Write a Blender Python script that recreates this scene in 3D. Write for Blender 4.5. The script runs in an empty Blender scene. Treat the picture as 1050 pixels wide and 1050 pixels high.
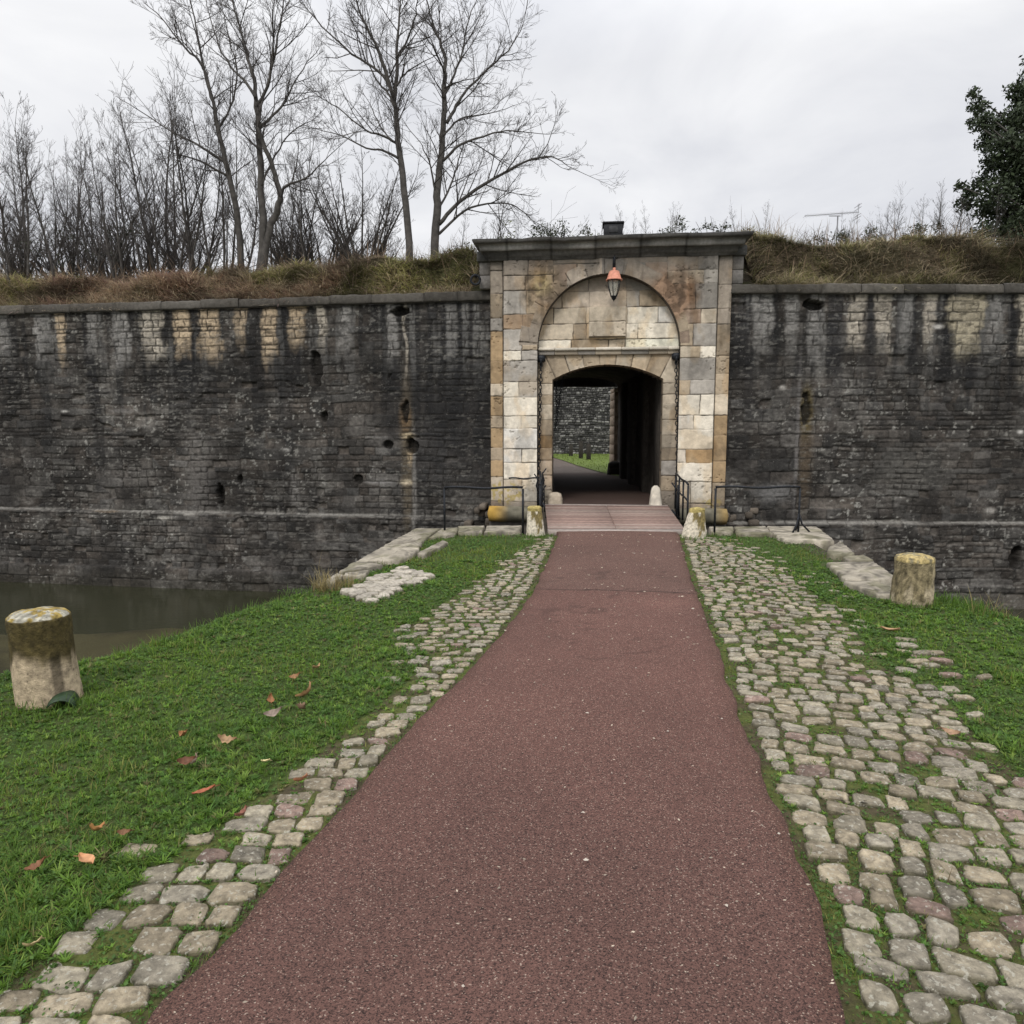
import bpy, math, random
import numpy as np
from mathutils import Vector
from mathutils.geometry import tessellate_polygon

rnd = random.Random(7)
R = np.random.default_rng(11)
scene = bpy.context.scene
COL = scene.collection

# ------------------------------------------------------------------ measuring
F, CX, CY, EYE = 750.0, 525.0, 525.0, 1.7          # in pixels of the 1050 px photograph
PHI = math.atan(85 / F)
SP, CP = math.sin(PHI), math.cos(PHI)

def ray(px, py):
    u, v = (px - CX) / F, (CY - py) / F
    return u, CP + v * SP, -SP + v * CP

def gnd(px, py, z=0.0):
    d = ray(px, py)
    t = (z - EYE) / d[2]
    return d[0] * t, d[1] * t

def at(px, py, Y):
    d = ray(px, py)
    t = Y / d[1]
    return np.array([d[0] * t, Y, EYE + d[2] * t])

# ------------------------------------------------------------------ noise
def _hash(ix, iy, seed):
    n = (ix.astype(np.int64) * 374761393 + iy.astype(np.int64) * 668265263 + seed * 1442695041) & 0x7fffffff
    n = ((n ^ (n >> 13)) * 1274126177) & 0x7fffffff
    n = ((n ^ (n >> 16)) * 69069) & 0x7fffffff
    return ((n ^ (n >> 15)) & 0xffff) / 65535.0

def vn(x, y, seed=0):
    x = np.asarray(x, float); y = np.asarray(y, float)
    ix = np.floor(x); iy = np.floor(y)
    fx = x - ix; fy = y - iy
    fx = fx * fx * (3 - 2 * fx); fy = fy * fy * (3 - 2 * fy)
    a = _hash(ix, iy, seed); b = _hash(ix + 1, iy, seed)
    c = _hash(ix, iy + 1, seed); d = _hash(ix + 1, iy + 1, seed)
    return (a * (1 - fx) + b * fx) * (1 - fy) + (c * (1 - fx) + d * fx) * fy

def fbm(x, y, seed=0, o=4):
    s = 0; a = .5; t = 0
    for k in range(o):
        s = s + a * vn(x * 2 ** k, y * 2 ** k, seed + k * 17); t += a; a *= .5
    return s / t

def sst(a, b, x):
    t = np.clip((x - a) / (b - a), 0, 1)
    return t * t * (3 - 2 * t)

def mixc(c0, c1, m):
    return c0 * (1 - m[..., None]) + c1 * m[..., None]

def C(*v):
    return np.array(v, float)

# ------------------------------------------------------------------ meshes
def mesh_np(name, V, quads=None, tris=None, col=None, smooth=False):
    me = bpy.data.meshes.new(name)
    V = np.asarray(V, np.float32).reshape(-1, 3)
    q = np.zeros((0, 4), np.int32) if quads is None or len(quads) == 0 else np.asarray(quads, np.int32)
    t = np.zeros((0, 3), np.int32) if tris is None or len(tris) == 0 else np.asarray(tris, np.int32)
    me.vertices.add(len(V)); me.vertices.foreach_set('co', V.ravel())
    nl = q.size + t.size
    me.loops.add(nl)
    me.loops.foreach_set('vertex_index', np.concatenate([q.ravel(), t.ravel()]).astype(np.int32))
    np_ = len(q) + len(t)
    me.polygons.add(np_)
    st = np.concatenate([np.arange(len(q)) * 4, q.size + np.arange(len(t)) * 3]).astype(np.int32)
    me.polygons.foreach_set('loop_start', st)
    me.update(calc_edges=True)
    if smooth:
        me.polygons.foreach_set('use_smooth', np.ones(np_, bool))
    if col is not None:
        c = np.asarray(col, np.float32)
        if c.ndim == 1: c = np.tile(c, (len(V), 1))
        a = me.attributes.new('Col', 'FLOAT_COLOR', 'POINT')
        a.data.foreach_set('color', np.concatenate([c[:, :3], np.ones((len(c), 1), np.float32)], 1).astype(np.float32).ravel())
    me.validate()
    return me

def link(name, me, mat=None, parent=None, loc=None, rz=None):
    o = bpy.data.objects.new(name, me)
    COL.objects.link(o)
    if mat is not None: me.materials.append(mat)
    if parent is not None: o.parent = parent
    if loc is not None: o.location = loc
    if rz is not None: o.rotation_euler = (0, 0, rz)
    return o

def tag(o, label=None, cat=None, group=None, kind=None):
    if label: o['label'] = label
    if cat: o['category'] = cat
    if group: o['group'] = group
    if kind: o['kind'] = kind
    return o

def empty(name, label, cat, loc=(0, 0, 0), rz=0.0, group=None):
    o = bpy.data.objects.new(name, None); COL.objects.link(o)
    o.empty_display_size = .2
    o.location = loc; o.rotation_euler = (0, 0, rz)
    return tag(o, label, cat, group)

def copy_tree(o, parent=None):
    c = o.copy(); COL.objects.link(c)
    if parent is not None: c.parent = parent
    for ch in list(o.children): copy_tree(ch, c)
    return c

def grid_quads(nx, nz, mask=None):
    i = np.arange(nx * nz).reshape(nz, nx)
    q = np.stack([i[:-1, :-1], i[:-1, 1:], i[1:, 1:], i[1:, :-1]], -1)
    if mask is not None: q = q[mask]
    return q.reshape(-1, 4)

def compact(V, q, col):
    used = np.unique(q)
    m = np.full(len(V), -1, np.int64); m[used] = np.arange(len(used))
    return V[used], m[q], col[used]

class MB:
    """collects solids into one mesh"""
    def __init__(s): s.v = []; s.q = []; s.t = []; s.c = []
    def add(s, V, quads=(), tris=(), col=None):
        o = len(s.v)
        s.v += [tuple(map(float, p)) for p in V]
        s.q += [tuple(o + i for i in f) for f in quads]; s.t += [tuple(o + i for i in f) for f in tris]
        s.c += [tuple(col if col is not None else (.5, .5, .5))] * len(V)
        return s
    def box(s, x0, x1, y0, y1, z0, z1, col=None, bev=.0):
        if bev <= 0:
            V = [(x, y, z) for z in (z0, z1) for x, y in ((x0, y0), (x1, y0), (x1, y1), (x0, y1))]
            return s.add(V, [(3, 2, 1, 0), (4, 5, 6, 7), (0, 1, 5, 4), (1, 2, 6, 5), (2, 3, 7, 6), (3, 0, 4, 7)], (), col)
        b = bev; V = []
        def ring(z, i):
            a0, a1, c0, c1 = x0 + i, x1 - i, y0 + i, y1 - i
            return [(a0 + b, c0, z), (a1 - b, c0, z), (a1, c0 + b, z), (a1, c1 - b, z), (a1 - b, c1, z), (a0 + b, c1, z), (a0, c1 - b, z), (a0, c0 + b, z)]
        rs = ring(z0, b) + ring(z0 + b, 0) + ring(z1 - b, 0) + ring(z1, b)
        q = []
        for k in range(3):
            for i in range(8):
                j = (i + 1) % 8
                q.append((k * 8 + i, k * 8 + j, k * 8 + 8 + j, k * 8 + 8 + i))
        n = len(rs); rs += [((x0 + x1) / 2, (y0 + y1) / 2, z0), ((x0 + x1) / 2, (y0 + y1) / 2, z1)]
        t = [(n, (i + 1) % 8, i) for i in range(8)] + [(n + 1, 24 + i, 24 + (i + 1) % 8) for i in range(8)]
        return s.add(rs, q, t, col)
    def tube(s, P, r, n=6, col=None, cap=True):
        P = [np.asarray(p, float) for p in P]
        if np.isscalar(r): r = [r] * len(P)
        V = []; prev = None
        for i, p in enumerate(P):
            d = P[min(i + 1, len(P) - 1)] - P[max(i - 1, 0)]
            d = d / (np.linalg.norm(d) + 1e-9)
            if prev is None:
                a = np.cross(d, (0, 0, 1.)) if abs(d[2]) < .9 else np.cross(d, (1., 0, 0))
            else:
                a = prev - d * np.dot(prev, d)
            a /= np.linalg.norm(a) + 1e-9; b = np.cross(d, a); prev = a
            for k in range(n):
                th = 2 * math.pi * k / n
                V.append(p + r[i] * (math.cos(th) * a + math.sin(th) * b))
        q = [(i * n + k, i * n + (k + 1) % n, (i + 1) * n + (k + 1) % n, (i + 1) * n + k) for i in range(len(P) - 1) for k in range(n)]
        t = []
        if cap and n > 3:
            V += [P[0], P[-1]]; a = len(V) - 2; e = (len(P) - 1) * n
            t = [(a, (k + 1) % n, k) for k in range(n)] + [(a + 1, e + k, e + (k + 1) % n) for k in range(n)]
        return s.add(V, q, t, col)
    def lathe(s, prof, n=24, col=None, center=(0, 0, 0), jit=None):
        V = []
        for r, z in prof:
            for k in range(n):
                th = 2 * math.pi * k / n
                V.append((center[0] + r * math.cos(th), center[1] + r * math.sin(th), center[2] + z))
        m = len(prof)
        q = [(i * n + k, i * n + (k + 1) % n, (i + 1) * n + (k + 1) % n, (i + 1) * n + k) for i in range(m - 1) for k in range(n)]
        return s.add(V, q, (), col)
    def build(s, name, mat, parent=None, smooth=False, **k):
        me = mesh_np(name, s.v, s.q, s.t, np.array(s.c) if s.c else None, smooth)
        return link(name, me, mat, parent, **k)

# ------------------------------------------------------------------ materials
def new_mat(name):
    m = bpy.data.materials.new(name); m.use_nodes = True
    nt = m.node_tree
    b = nt.nodes['Principled BSDF']
    return m, nt, b

def N(nt, typ, **k):
    n = nt.nodes.new(typ)
    for a, v in k.items():
        if a in n.inputs: n.inputs[a].default_value = v
        else: setattr(n, a, v)
    return n

def mat_vc(name, rough=.9, var=.35, scale=18, bump=.4, bscale=60, bdist=.01, spec=.25, speck=None, coat=0, transl=0):
    """colour from the mesh, broken up by fine noise, with fine relief"""
    m, nt, b = new_mat(name); L = nt.links
    at_ = N(nt, 'ShaderNodeAttribute', attribute_name='Col')
    tc = N(nt, 'ShaderNodeTexCoord')
    n1 = N(nt, 'ShaderNodeTexNoise', Scale=scale, Detail=6.0, Roughness=.65)
    L.new(tc.outputs['Object'], n1.inputs['Vector'])
    mr = N(nt, 'ShaderNodeMapRange')
    mr.inputs['From Min'].default_value = .25; mr.inputs['From Max'].default_value = .75
    mr.inputs['To Min'].default_value = 1 - var; mr.inputs['To Max'].default_value = 1 + var
    L.new(n1.outputs['Fac'], mr.inputs['Value'])
    mx = N(nt, 'ShaderNodeVectorMath', operation='SCALE')
    L.new(at_.outputs['Color'], mx.inputs[0]); L.new(mr.outputs['Result'], mx.inputs['Scale'])
    out = mx.outputs['Vector']
    if speck:
        vsc, thr, colr, amt = speck
        n3 = N(nt, 'ShaderNodeTexNoise', Scale=vsc, Detail=3.0, Roughness=.6)
        L.new(tc.outputs['Object'], n3.inputs['Vector'])
        rp = N(nt, 'ShaderNodeMapRange')
        rp.inputs['From Min'].default_value = thr; rp.inputs['From Max'].default_value = thr + .06
        rp.inputs['To Max'].default_value = amt
        L.new(n3.outputs['Fac'], rp.inputs['Value'])
        mm = N(nt, 'ShaderNodeMix', data_type='RGBA')
        L.new(rp.outputs['Result'], mm.inputs['Factor']); L.new(out, mm.inputs[6]); mm.inputs[7].default_value = (*colr, 1)
        out = mm.outputs[2]
    L.new(out, b.inputs['Base Color'])
    b.inputs['Roughness'].default_value = rough
    b.inputs['Specular IOR Level'].default_value = spec
    if transl:
        try: b.inputs['Subsurface Weight'].default_value = 0
        except Exception: pass
    if bump:
        n2 = N(nt, 'ShaderNodeTexNoise', Scale=bscale, Detail=5.0, Roughness=.7)
        L.new(tc.outputs['Object'], n2.inputs['Vector'])
        bp = N(nt, 'ShaderNodeBump', Strength=bump, Distance=bdist)
        L.new(n2.outputs['Fac'], bp.inputs['Height']); L.new(bp.outputs['Normal'], b.inputs['Normal'])
    return m

def mat_plain(name, colr, rough=.6, metal=0, var=.25, scale=30, bump=.2):
    m, nt, b = new_mat(name); L = nt.links
    tc = N(nt, 'ShaderNodeTexCoord')
    n1 = N(nt, 'ShaderNodeTexNoise', Scale=scale, Detail=5.0)
    L.new(tc.outputs['Object'], n1.inputs['Vector'])
    cr = N(nt, 'ShaderNodeValToRGB')
    cr.color_ramp.elements[0].position = .3; cr.color_ramp.elements[1].position = .7
    cr.color_ramp.elements[0].color = (*[c * (1 - var) for c in colr], 1)
    cr.color_ramp.elements[1].color = (*[min(1, c * (1 + var)) for c in colr], 1)
    L.new(n1.outputs['Fac'], cr.inputs['Fac']); L.new(cr.outputs['Color'], b.inputs['Base Color'])
    b.inputs['Roughness'].default_value = rough; b.inputs['Metallic'].default_value = metal
    b.inputs['Specular IOR Level'].default_value = .3
    if bump:
        bp = N(nt, 'ShaderNodeBump', Strength=bump, Distance=.005)
        L.new(n1.outputs['Fac'], bp.inputs['Height']); L.new(bp.outputs['Normal'], b.inputs['Normal'])
    return m

M = {}
M['rubble'] = mat_vc('dark rubble stone', .92, .5, 14, .7, 45, .02, speck=(38, .66, (.26, .25, .23), .7))
M['ashlar'] = mat_vc('cut limestone', .88, .22, 9, .6, 40, .012, speck=(30, .70, (.10, .08, .06), .6))
M['weathered'] = mat_vc('weathered grey stone', .9, .35, 14, .6, 50, .012, speck=(40, .66, (.30, .29, .26), .5))
M['bollard'] = mat_vc('old bollard stone', .92, .60, 26, 1.0, 50, .014, speck=(34, .64, (.06, .05, .03), .7))
M['cobble'] = mat_vc('cobble stone', .88, .60, 24, 1.0, 55, .012, speck=(45, .58, (.44, .42, .35), .65))
M['soil'] = mat_vc('soil and moss', .95, .45, 30, .8, 80, .02)
def plant_mat(name, rough, var, scale, tr):
    m = mat_vc(name, rough, var, scale, 0, spec=.25); nt = m.node_tree; b = nt.nodes['Principled BSDF']; o = nt.nodes['Material Output']
    t = nt.nodes.new('ShaderNodeBsdfTranslucent'); mx = nt.nodes.new('ShaderNodeMixShader'); mx.inputs[0].default_value = tr
    src = b.inputs['Base Color'].links[0].from_socket
    nt.links.new(src, t.inputs['Color']); nt.links.new(b.outputs[0], mx.inputs[1]); nt.links.new(t.outputs[0], mx.inputs[2]); nt.links.new(mx.outputs[0], o.inputs['Surface'])
    return m
M['grassblade'] = plant_mat('grass blade', .5, .15, 6, .42)
M['deadgrass'] = plant_mat('dry stalk', .8, .25, 3, .35)
M['leaf'] = mat_vc('leaf', .6, .2, 20, 0, spec=.3)
M['bark'] = mat_plain('bark', (.072, .066, .060), .9, 0, .4, 8, .5)
M['twig'] = mat_plain('twig', (.068, .060, .056), .9, 0, .3, 3, 0)
M['iron'] = mat_plain('old black iron', (.022, .024, .028), .55, .5, .5, 40, .4)
M['wood'] = mat_plain('dark old timber', (.034, .030, .025), .9, 0, .4, 12, .4)
M['lamp_orange'] = mat_plain('faded orange paint', (.60, .26, .18), .6, 0, .22, 18, .1)
M['green_metal'] = mat_plain('dark green painted scrap', (.024, .046, .022), .5, 0, .4, 20, .3)
M['alu'] = mat_plain('dull aluminium', (.22, .22, .23), .5, .7, .2, 10, 0)

def glass_mat():
    m, nt, b = new_mat('old lantern glass')
    b.inputs['Base Color'].default_value = (.62, .60, .52, 1); b.inputs['Roughness'].default_value = .25
    b.inputs['Alpha'].default_value = .38
    return m
M['glass'] = glass_mat()

def asphalt_mat(name, c_dark, c_mid, c_light):
    m, nt, b = new_mat(name); L = nt.links
    tc = N(nt, 'ShaderNodeTexCoord')
    vo = N(nt, 'ShaderNodeTexVoronoi', Scale=215.0)
    L.new(tc.outputs['Object'], vo.inputs['Vector'])
    sep = N(nt, 'ShaderNodeSeparateColor'); L.new(vo.outputs['Color'], sep.inputs['Color'])
    cr = N(nt, 'ShaderNodeValToRGB'); e = cr.color_ramp.elements
    e[0].position = 0; e[0].color = (*c_dark, 1)
    e[1].position = 1.0; e[1].color = (*c_light, 1)
    k = cr.color_ramp.elements.new(.48); k.color = (*c_mid, 1)
    k = cr.color_ramp.elements.new(.94); k.color = (*[x * 1.35 for x in c_mid], 1)
    L.new(sep.outputs['Red'], cr.inputs['Fac'])
    big = N(nt, 'ShaderNodeTexNoise', Scale=.9, Detail=5.0, Roughness=.6)
    L.new(tc.outputs['Object'], big.inputs['Vector'])
    mr = N(nt, 'ShaderNodeMapRange'); mr.inputs['From Min'].default_value = .3; mr.inputs['From Max'].default_value = .7
    mr.inputs['To Min'].default_value = .90; mr.inputs['To Max'].default_value = 1.10
    L.new(big.outputs['Fac'], mr.inputs['Value'])
    at_ = N(nt, 'ShaderNodeAttribute', attribute_name='Col')
    mu = N(nt, 'ShaderNodeVectorMath', operation='MULTIPLY')
    L.new(cr.outputs['Color'], mu.inputs[0]); L.new(at_.outputs['Color'], mu.inputs[1])
    sc = N(nt, 'ShaderNodeVectorMath', operation='SCALE')
    L.new(mu.outputs['Vector'], sc.inputs[0]); L.new(mr.outputs['Result'], sc.inputs['Scale'])
    L.new(sc.outputs['Vector'], b.inputs['Base Color'])
    b.inputs['Roughness'].default_value = .85; b.inputs['Specular IOR Level'].default_value = .3
    bp = N(nt, 'ShaderNodeBump', Strength=.9, Distance=.004)
    L.new(vo.outputs['Distance'], bp.inputs['Height']); L.new(bp.outputs['Normal'], b.inputs['Normal'])
    return m
M['path'] = asphalt_mat('red asphalt', (.034, .017, .014), (.134, .066, .052), (.40, .29, .23))

def water_mat():
    m, nt, b = new_mat('murky moat water'); L = nt.links
    tc = N(nt, 'ShaderNodeTexCoord')
    n = N(nt, 'ShaderNodeTexNoise', Scale=2.2, Detail=4.0)
    mp = N(nt, 'ShaderNodeMapping'); mp.inputs['Scale'].default_value = (.5, 2.2, 1)
    L.new(tc.outputs['Object'], mp.inputs['Vector']); L.new(mp.outputs['Vector'], n.inputs['Vector'])
    cr = N(nt, 'ShaderNodeValToRGB')
    cr.color_ramp.elements[0].color = (.020, .022, .012, 1); cr.color_ramp.elements[1].color = (.042, .042, .024, 1)
    L.new(n.outputs['Fac'], cr.inputs['Fac']); L.new(cr.outputs['Color'], b.inputs['Base Color'])
    b.inputs['Roughness'].default_value = .07; b.inputs['IOR'].default_value = 1.33
    n2 = N(nt, 'ShaderNodeTexNoise', Scale=6.0, Detail=4.0)
    L.new(mp.outputs['Vector'], n2.inputs['Vector'])
    bp = N(nt, 'ShaderNodeBump', Strength=.25, Distance=.02)
    L.new(n2.outputs['Fac'], bp.inputs['Height']); L.new(bp.outputs['Normal'], b.inputs['Normal'])
    return m
M['water'] = water_mat()

# ------------------------------------------------------------------ masonry rasters
def courses(z0, z1, hmin, hmax, seed):
    r = random.Random(seed); z = [z0]
    while z[-1] < z1: z.append(z[-1] + r.uniform(hmin, hmax))
    return np.array(z)

def rubble(X, Z, hmin, hmax, lmin, lmax, seed, warp=.03, joint=.016):
    """id-random, joint mask (1 = inside the joint), per stone randoms for coursed rubble"""
    Zw = Z + warp * (vn(X * 1.3, Z * .8, seed + 1) - .5) * 2 + .014 * (vn(X * 5, Z * 5, seed + 2) - .5) + .012 * (vn(X * 15, Z * 15, seed + 7) - .5)
    cs = courses(Z.min() - 1, Z.max() + 1, hmin, hmax, seed)
    k = np.clip(np.searchsorted(cs, Zw) - 1, 0, len(cs) - 2)
    dz = np.minimum(Zw - cs[k], cs[k + 1] - Zw)
    # stone breaks in a course: jittered lattice whose pitch is drawn per course
    pitch = lmin + (lmax - lmin) * _hash(k, k * 0 + 5, seed)
    Xw = (X + .05 * (vn(X * 6, Z * 9, seed + 4) - .5)) / pitch + 31.7 * _hash(k, k * 0 + 9, seed)
    i = np.floor(Xw)
    def edge(j): return j + .62 * (_hash(j, k, seed + 3) - .5)
    e0, e1 = edge(i), edge(i + 1)
    lo = Xw < e0; hi = Xw >= e1
    i = np.where(lo, i - 1, np.where(hi, i + 1, i))
    e0, e1 = edge(i), edge(i + 1)
    dx = np.minimum(Xw - e0, e1 - Xw) * pitch
    d = np.minimum(dz, dx)
    d = d + .012 * (vn(X * 16, Z * 16, seed + 6) - .5)
    jm = 1 - sst(joint * .35, joint * 1.3, d)
    return jm, _hash(i, k, seed + 11), _hash(i, k, seed + 12), d

def stain_gauss(X, Z, x, z, sx, sz):
    return np.exp(-((X - x) / sx) ** 2 - ((Z - z) / sz) ** 2)

def hole(X, Z, x, z, sx, sz, seed):
    d = ((X - x) / sx) ** 2 + ((Z - z) / sz) ** 2 + 1.7 * (fbm(X * 8, Z * 7, seed, 4) - .5)
    return 1 - sst(.75, 1.05, d)

def curtain(xs, zs, seed, stripes, blobs, holes, off_fn=None):
    X, Z = np.meshgrid(xs, zs)
    jm, r1, r2, d = rubble(X, Z, .075, .20, .17, .52, seed, warp=.022)
    jA, rA, rB, dA = rubble(X, Z, .17, .30, .30, .62, seed + 70, warp=.022)
    bigst = sst(.54, .56, fbm(X * .55, Z * .9, seed + 71, 3)) > .5
    jm = np.where(bigst, jA, jm); r1 = np.where(bigst, rA, r1); r2 = np.where(bigst, rB, r2)
    low = Z < -1.78
    jm2, q1, q2, d2 = rubble(X, Z, .26, .32, .45, .9, seed + 50, warp=.01)
    jm = np.where(low, jm2, jm); r1 = np.where(low, q1, r1); r2 = np.where(low, q2, r2)
    big = fbm(X * .45, Z * .45, seed + 20, 4); mid = fbm(X * 2.2, Z * 2.2, seed + 21, 4); fine = fbm(X * 11, Z * 11, seed + 22, 3)
    base = .030 + .060 * (r1 ** 2.2) + .055 * sst(.45, .75, mid) * (.5 + fine)
    warm = .90 + .12 * r2
    col = np.stack([base * (1.05 + .12 * r2), base * 1.0, base * (.93 - .08 * r2)], -1)
    # brown cast low down, pale lichen and lime bloom
    bl = sst(.50, .72, fbm(X * 3.1, Z * 5.0, seed + 23, 5)) * sst(.40, .62, big)
    col = mixc(col, C(.17, .16, .145), .6 * bl)
    sp = sst(.66, .74, fbm(X * 13, Z * 16, seed + 24, 3)) * sst(.38, .6, fbm(X * 1.1, Z * 1.4, seed + 34, 3))
    col = mixc(col, C(.33, .32, .29), .8 * sp)
    # dark water runs below the coping, drawn out downwards
    run = fbm(X * 2.6 + .25 * vn(X * 1, Z * 1.2, seed + 27), Z * .22, seed + 25, 4)
    dn = sst(1.2, 4.3, Z)
    col = mixc(col, C(.022, .022, .024), .8 * sst(.50, .64, run) * (.25 + .75 * dn))
    drip = sst(.50, .60, fbm(X * 3.4 + .3 * vn(X * 2, Z * .8, seed + 42), Z * .16, seed + 43, 3)) * sst(.2, 3.0, Z + 1.8 * (vn(X * 3, X * 0, seed + 44) - .5)) * (.55 + .45 * fine)
    col = mixc(col, C(.019, .019, .020), .82 * drip)
    zone = sst(3.75, 3.1, Z) * sst(2.1, 2.9, Z + .5 * (mid - .5)); col = mixc(col, col * .55, .55 * zone)
    if seed == 3: col = mixc(col, C(.024, .024, .025), .62 * sst(-3.0, -.9, X + .6 * (mid - .5)) * sst(-.2, .5, Z) * (.5 + .8 * vn(X * 4, Z * .4, 45)))
    gl = sst(.54, .68, fbm(X * 4.0, Z * .28, seed + 26, 4)) * sst(2.2, 4.4, Z) * (.3 + fine)
    col = mixc(col, C(.20, .195, .185), .8 * gl)
    crev0 = sst(.58, .66, fbm(X * 6, Z * 18, seed + 39, 4))
    col = col * (.60 + .46 * sst(.3, .7, fbm(X * .8, Z * .9, seed + 46, 4)))[..., None]
    # washed stripes right under the coping
    for (sx, sw, zlow, colr, st) in stripes:
        wob = sx + .05 * (vn(X * 0 + 3.1 * sx, Z * 2.2, seed + 28) - .5) * 2
        ww = sw * (.75 + .5 * vn(X * 0 + sx * 7, Z * 3, seed + 29))
        wx = 1 - sst(.6, 1.2, np.abs(X - wob) / ww + .7 * (fine - .5) + .5 * (fbm(X * 9, Z * 1.6, seed + 40, 3) - .5))
        wz = sst(zlow - .45, zlow + .35, Z + .9 * (mid - .5) + .5 * (fbm(X * 6, Z * .8, seed + 41, 3) - .5))
        tint = C(*colr)[None, None] * ((.85 + .4 * r1 + .5 * (fine - .5)) * (1 - .45 * jm) * (1 - .5 * crev0))[..., None]
        m = st * wx * wz
        col = col * (1 - m[..., None]) + tint * m[..., None]
    for (bx, bz, sx, sz, colr, st) in blobs:
        m = st * np.clip(stain_gauss(X, Z, bx, bz, sx, sz) * 1.5 - .5 * (1 - mid) * .6, 0, 1)
        col = mixc(col, C(*colr), m)
    # horizontal set-offs
    dab = sst(.62, .70, fbm(X * 7, Z * 26, seed + 36, 3)) * sst(.38, .6, fbm(X * .9, Z * 1.2, seed + 37, 3))
    col = mixc(col, C(.20, .19, .17), .42 * dab)
    crev = sst(.66, .73, fbm(X * 5, Z * 20, seed + 38, 4))
    col = mixc(col, C(.014, .013, .012), .35 * crev)
    led1 = np.exp(-((Z + .36 + .02 * (mid - .5)) / .035) ** 2)
    col = mixc(col, C(.21, .20, .18), .9 * led1 * sst(.2, .5, fbm(X * 2, Z * 9, seed + 31)))
    wet = 1 - sst(-2.25, -1.7, Z)
    col = mixc(col, C(.040, .036, .026), .5 * wet)
    jcol = C(.022, .020, .018)
    weak = sst(.35, .62, fbm(X * 1.7, Z * 1.7, seed + 33))
    col = mixc(col, jcol, jm * (.22 + .55 * weak))
    y = .020 * jm * (.3 + .8 * weak) + .022 * (r2 - .5) + .010 * (mid - .5) + .016 * (fine - .5) + .010 * crev
    lost = (r1 > .94) & (r2 > .4)
    y = y + np.where(lost, .05 * (1 - jm), 0)
    y = y - .10 * (1 - sst(-.40, -.34, Z)) - .06 * (1 - sst(-1.80, -1.76, Z))
    for (hx, hz, sx, sz, dep) in holes:
        h = hole(X, Z, hx, hz, sx, sz, seed + 60)
        y = y + dep * h; col = mixc(col, C(.016, .014, .012), .9 * h)
    return X, Z, y, col

def sheet(name, X, Z, y, col, mat, parent, mask=None, smooth=False):
    V = np.stack([X, y, Z], -1).reshape(-1, 3); c = col.reshape(-1, 3)
    q = grid_quads(X.shape[1], X.shape[0], mask)
    V, q, c = compact(V, q, c)
    return link(name, mesh_np(name, V, q, None, c, smooth), mat, parent)

def coping(name, x0, x1, z0, z1, parent, seed, yf=-.09, yb=.5):
    """long line of weathered cap stones, one mesh"""
    mb = MB(); r = random.Random(seed); x = x0
    while x < x1 - .05:
        l = min(r.uniform(.7, 1.3), x1 - x); g = r.uniform(.55, 1.15)
        c = (.105 * g, .096 * g, .083 * g)
        dz = r.uniform(-.012, .012); dy = r.uniform(-.015, .015)
        n = max(2, int(l / .12)); V = []
        for i in range(n + 1):
            xx = x + .002 + (l - .004) * i / n
            for (yy, zz) in ((yf + dy, z0), (yf + dy - .012, z0 + .03), (yf + dy, z1 + dz - .03), (yf + dy + .03, z1 + dz), (yb, z1 + dz + .01)):
                V.append((xx, yy + r.uniform(-.01, .01), zz + r.uniform(-.01, .01)))
            V.append((xx, yb, z0))
        q = [(i * 6 + k, (i + 1) * 6 + k, (i + 1) * 6 + (k + 1) % 6, i * 6 + (k + 1) % 6) for i in range(n) for k in range(6)]
        e = n * 6
        q += [(3, 2, 1, 0), (5, 4, 3, 0), (e, e + 1, e + 2, e + 3), (e, e + 3, e + 4, e + 5)]
        mb.add(V, q, (), c); x += l
    return mb.build(name, M['weathered'], parent)

# ------------------------------------------------------------------ curtain walls
OCH, PALE, GRY = (.44, .345, .235), (.38, .34, .28), (.25, .24, .225)
LA = math.atan2(-2.1, 12.8)
wl = empty('curtain_wall', 'long dark curtain wall left of the gate with pale stripes under its coping', 'wall', (-.57, 17.0, 0), LA)
xs = np.concatenate([np.arange(-36, -14.5, .08), np.arange(-14.5, .32, .02)]); zs = np.arange(-2.9, 4.60, .02)
_lw = math.hypot(12.8, 2.1)
def lx(px): # photo column on the left wall -> local x
    d = ray(px, 440); W0 = (-.57, 17.0); U = (12.8 / _lw, -2.1 / _lw)
    det = -U[0] * d[1] + U[1] * d[0]
    return (W0[0] * d[1] - W0[1] * d[0]) / det
st = [(lx(8), .26, 3.7, GRY, .8), (lx(48), .16, 3.6, GRY, .8), (lx(70), .16, 3.75, OCH, .9), (lx(101), .18, 3.5, GRY, .75), (lx(130), .24, 3.5, GRY, .9),
      (lx(161), .30, 3.6, PALE, .95), (lx(193), .21, 3.7, OCH, .95), (lx(219), .30, 3.65, OCH, 1.0), (lx(251), .15, 3.85, OCH, .7), (lx(280), .22, 3.6, OCH, .95),
      (lx(308), .22, 3.75, OCH, .95), (lx(333), .13, 3.85, PALE, .9), (lx(356), .16, 3.8, GRY, .7), (lx(403), .12, 3.4, GRY, .8), (lx(417), .04, 3.0, PALE, .7), (lx(465), .14, 3.5, GRY, .45)]
for k in range(14): st.append((-14.2 - k * 1.1 + rnd.uniform(-.3, .3), rnd.uniform(.14, .3), 3.7, rnd.choice([OCH, GRY, PALE]), .85))
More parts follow.
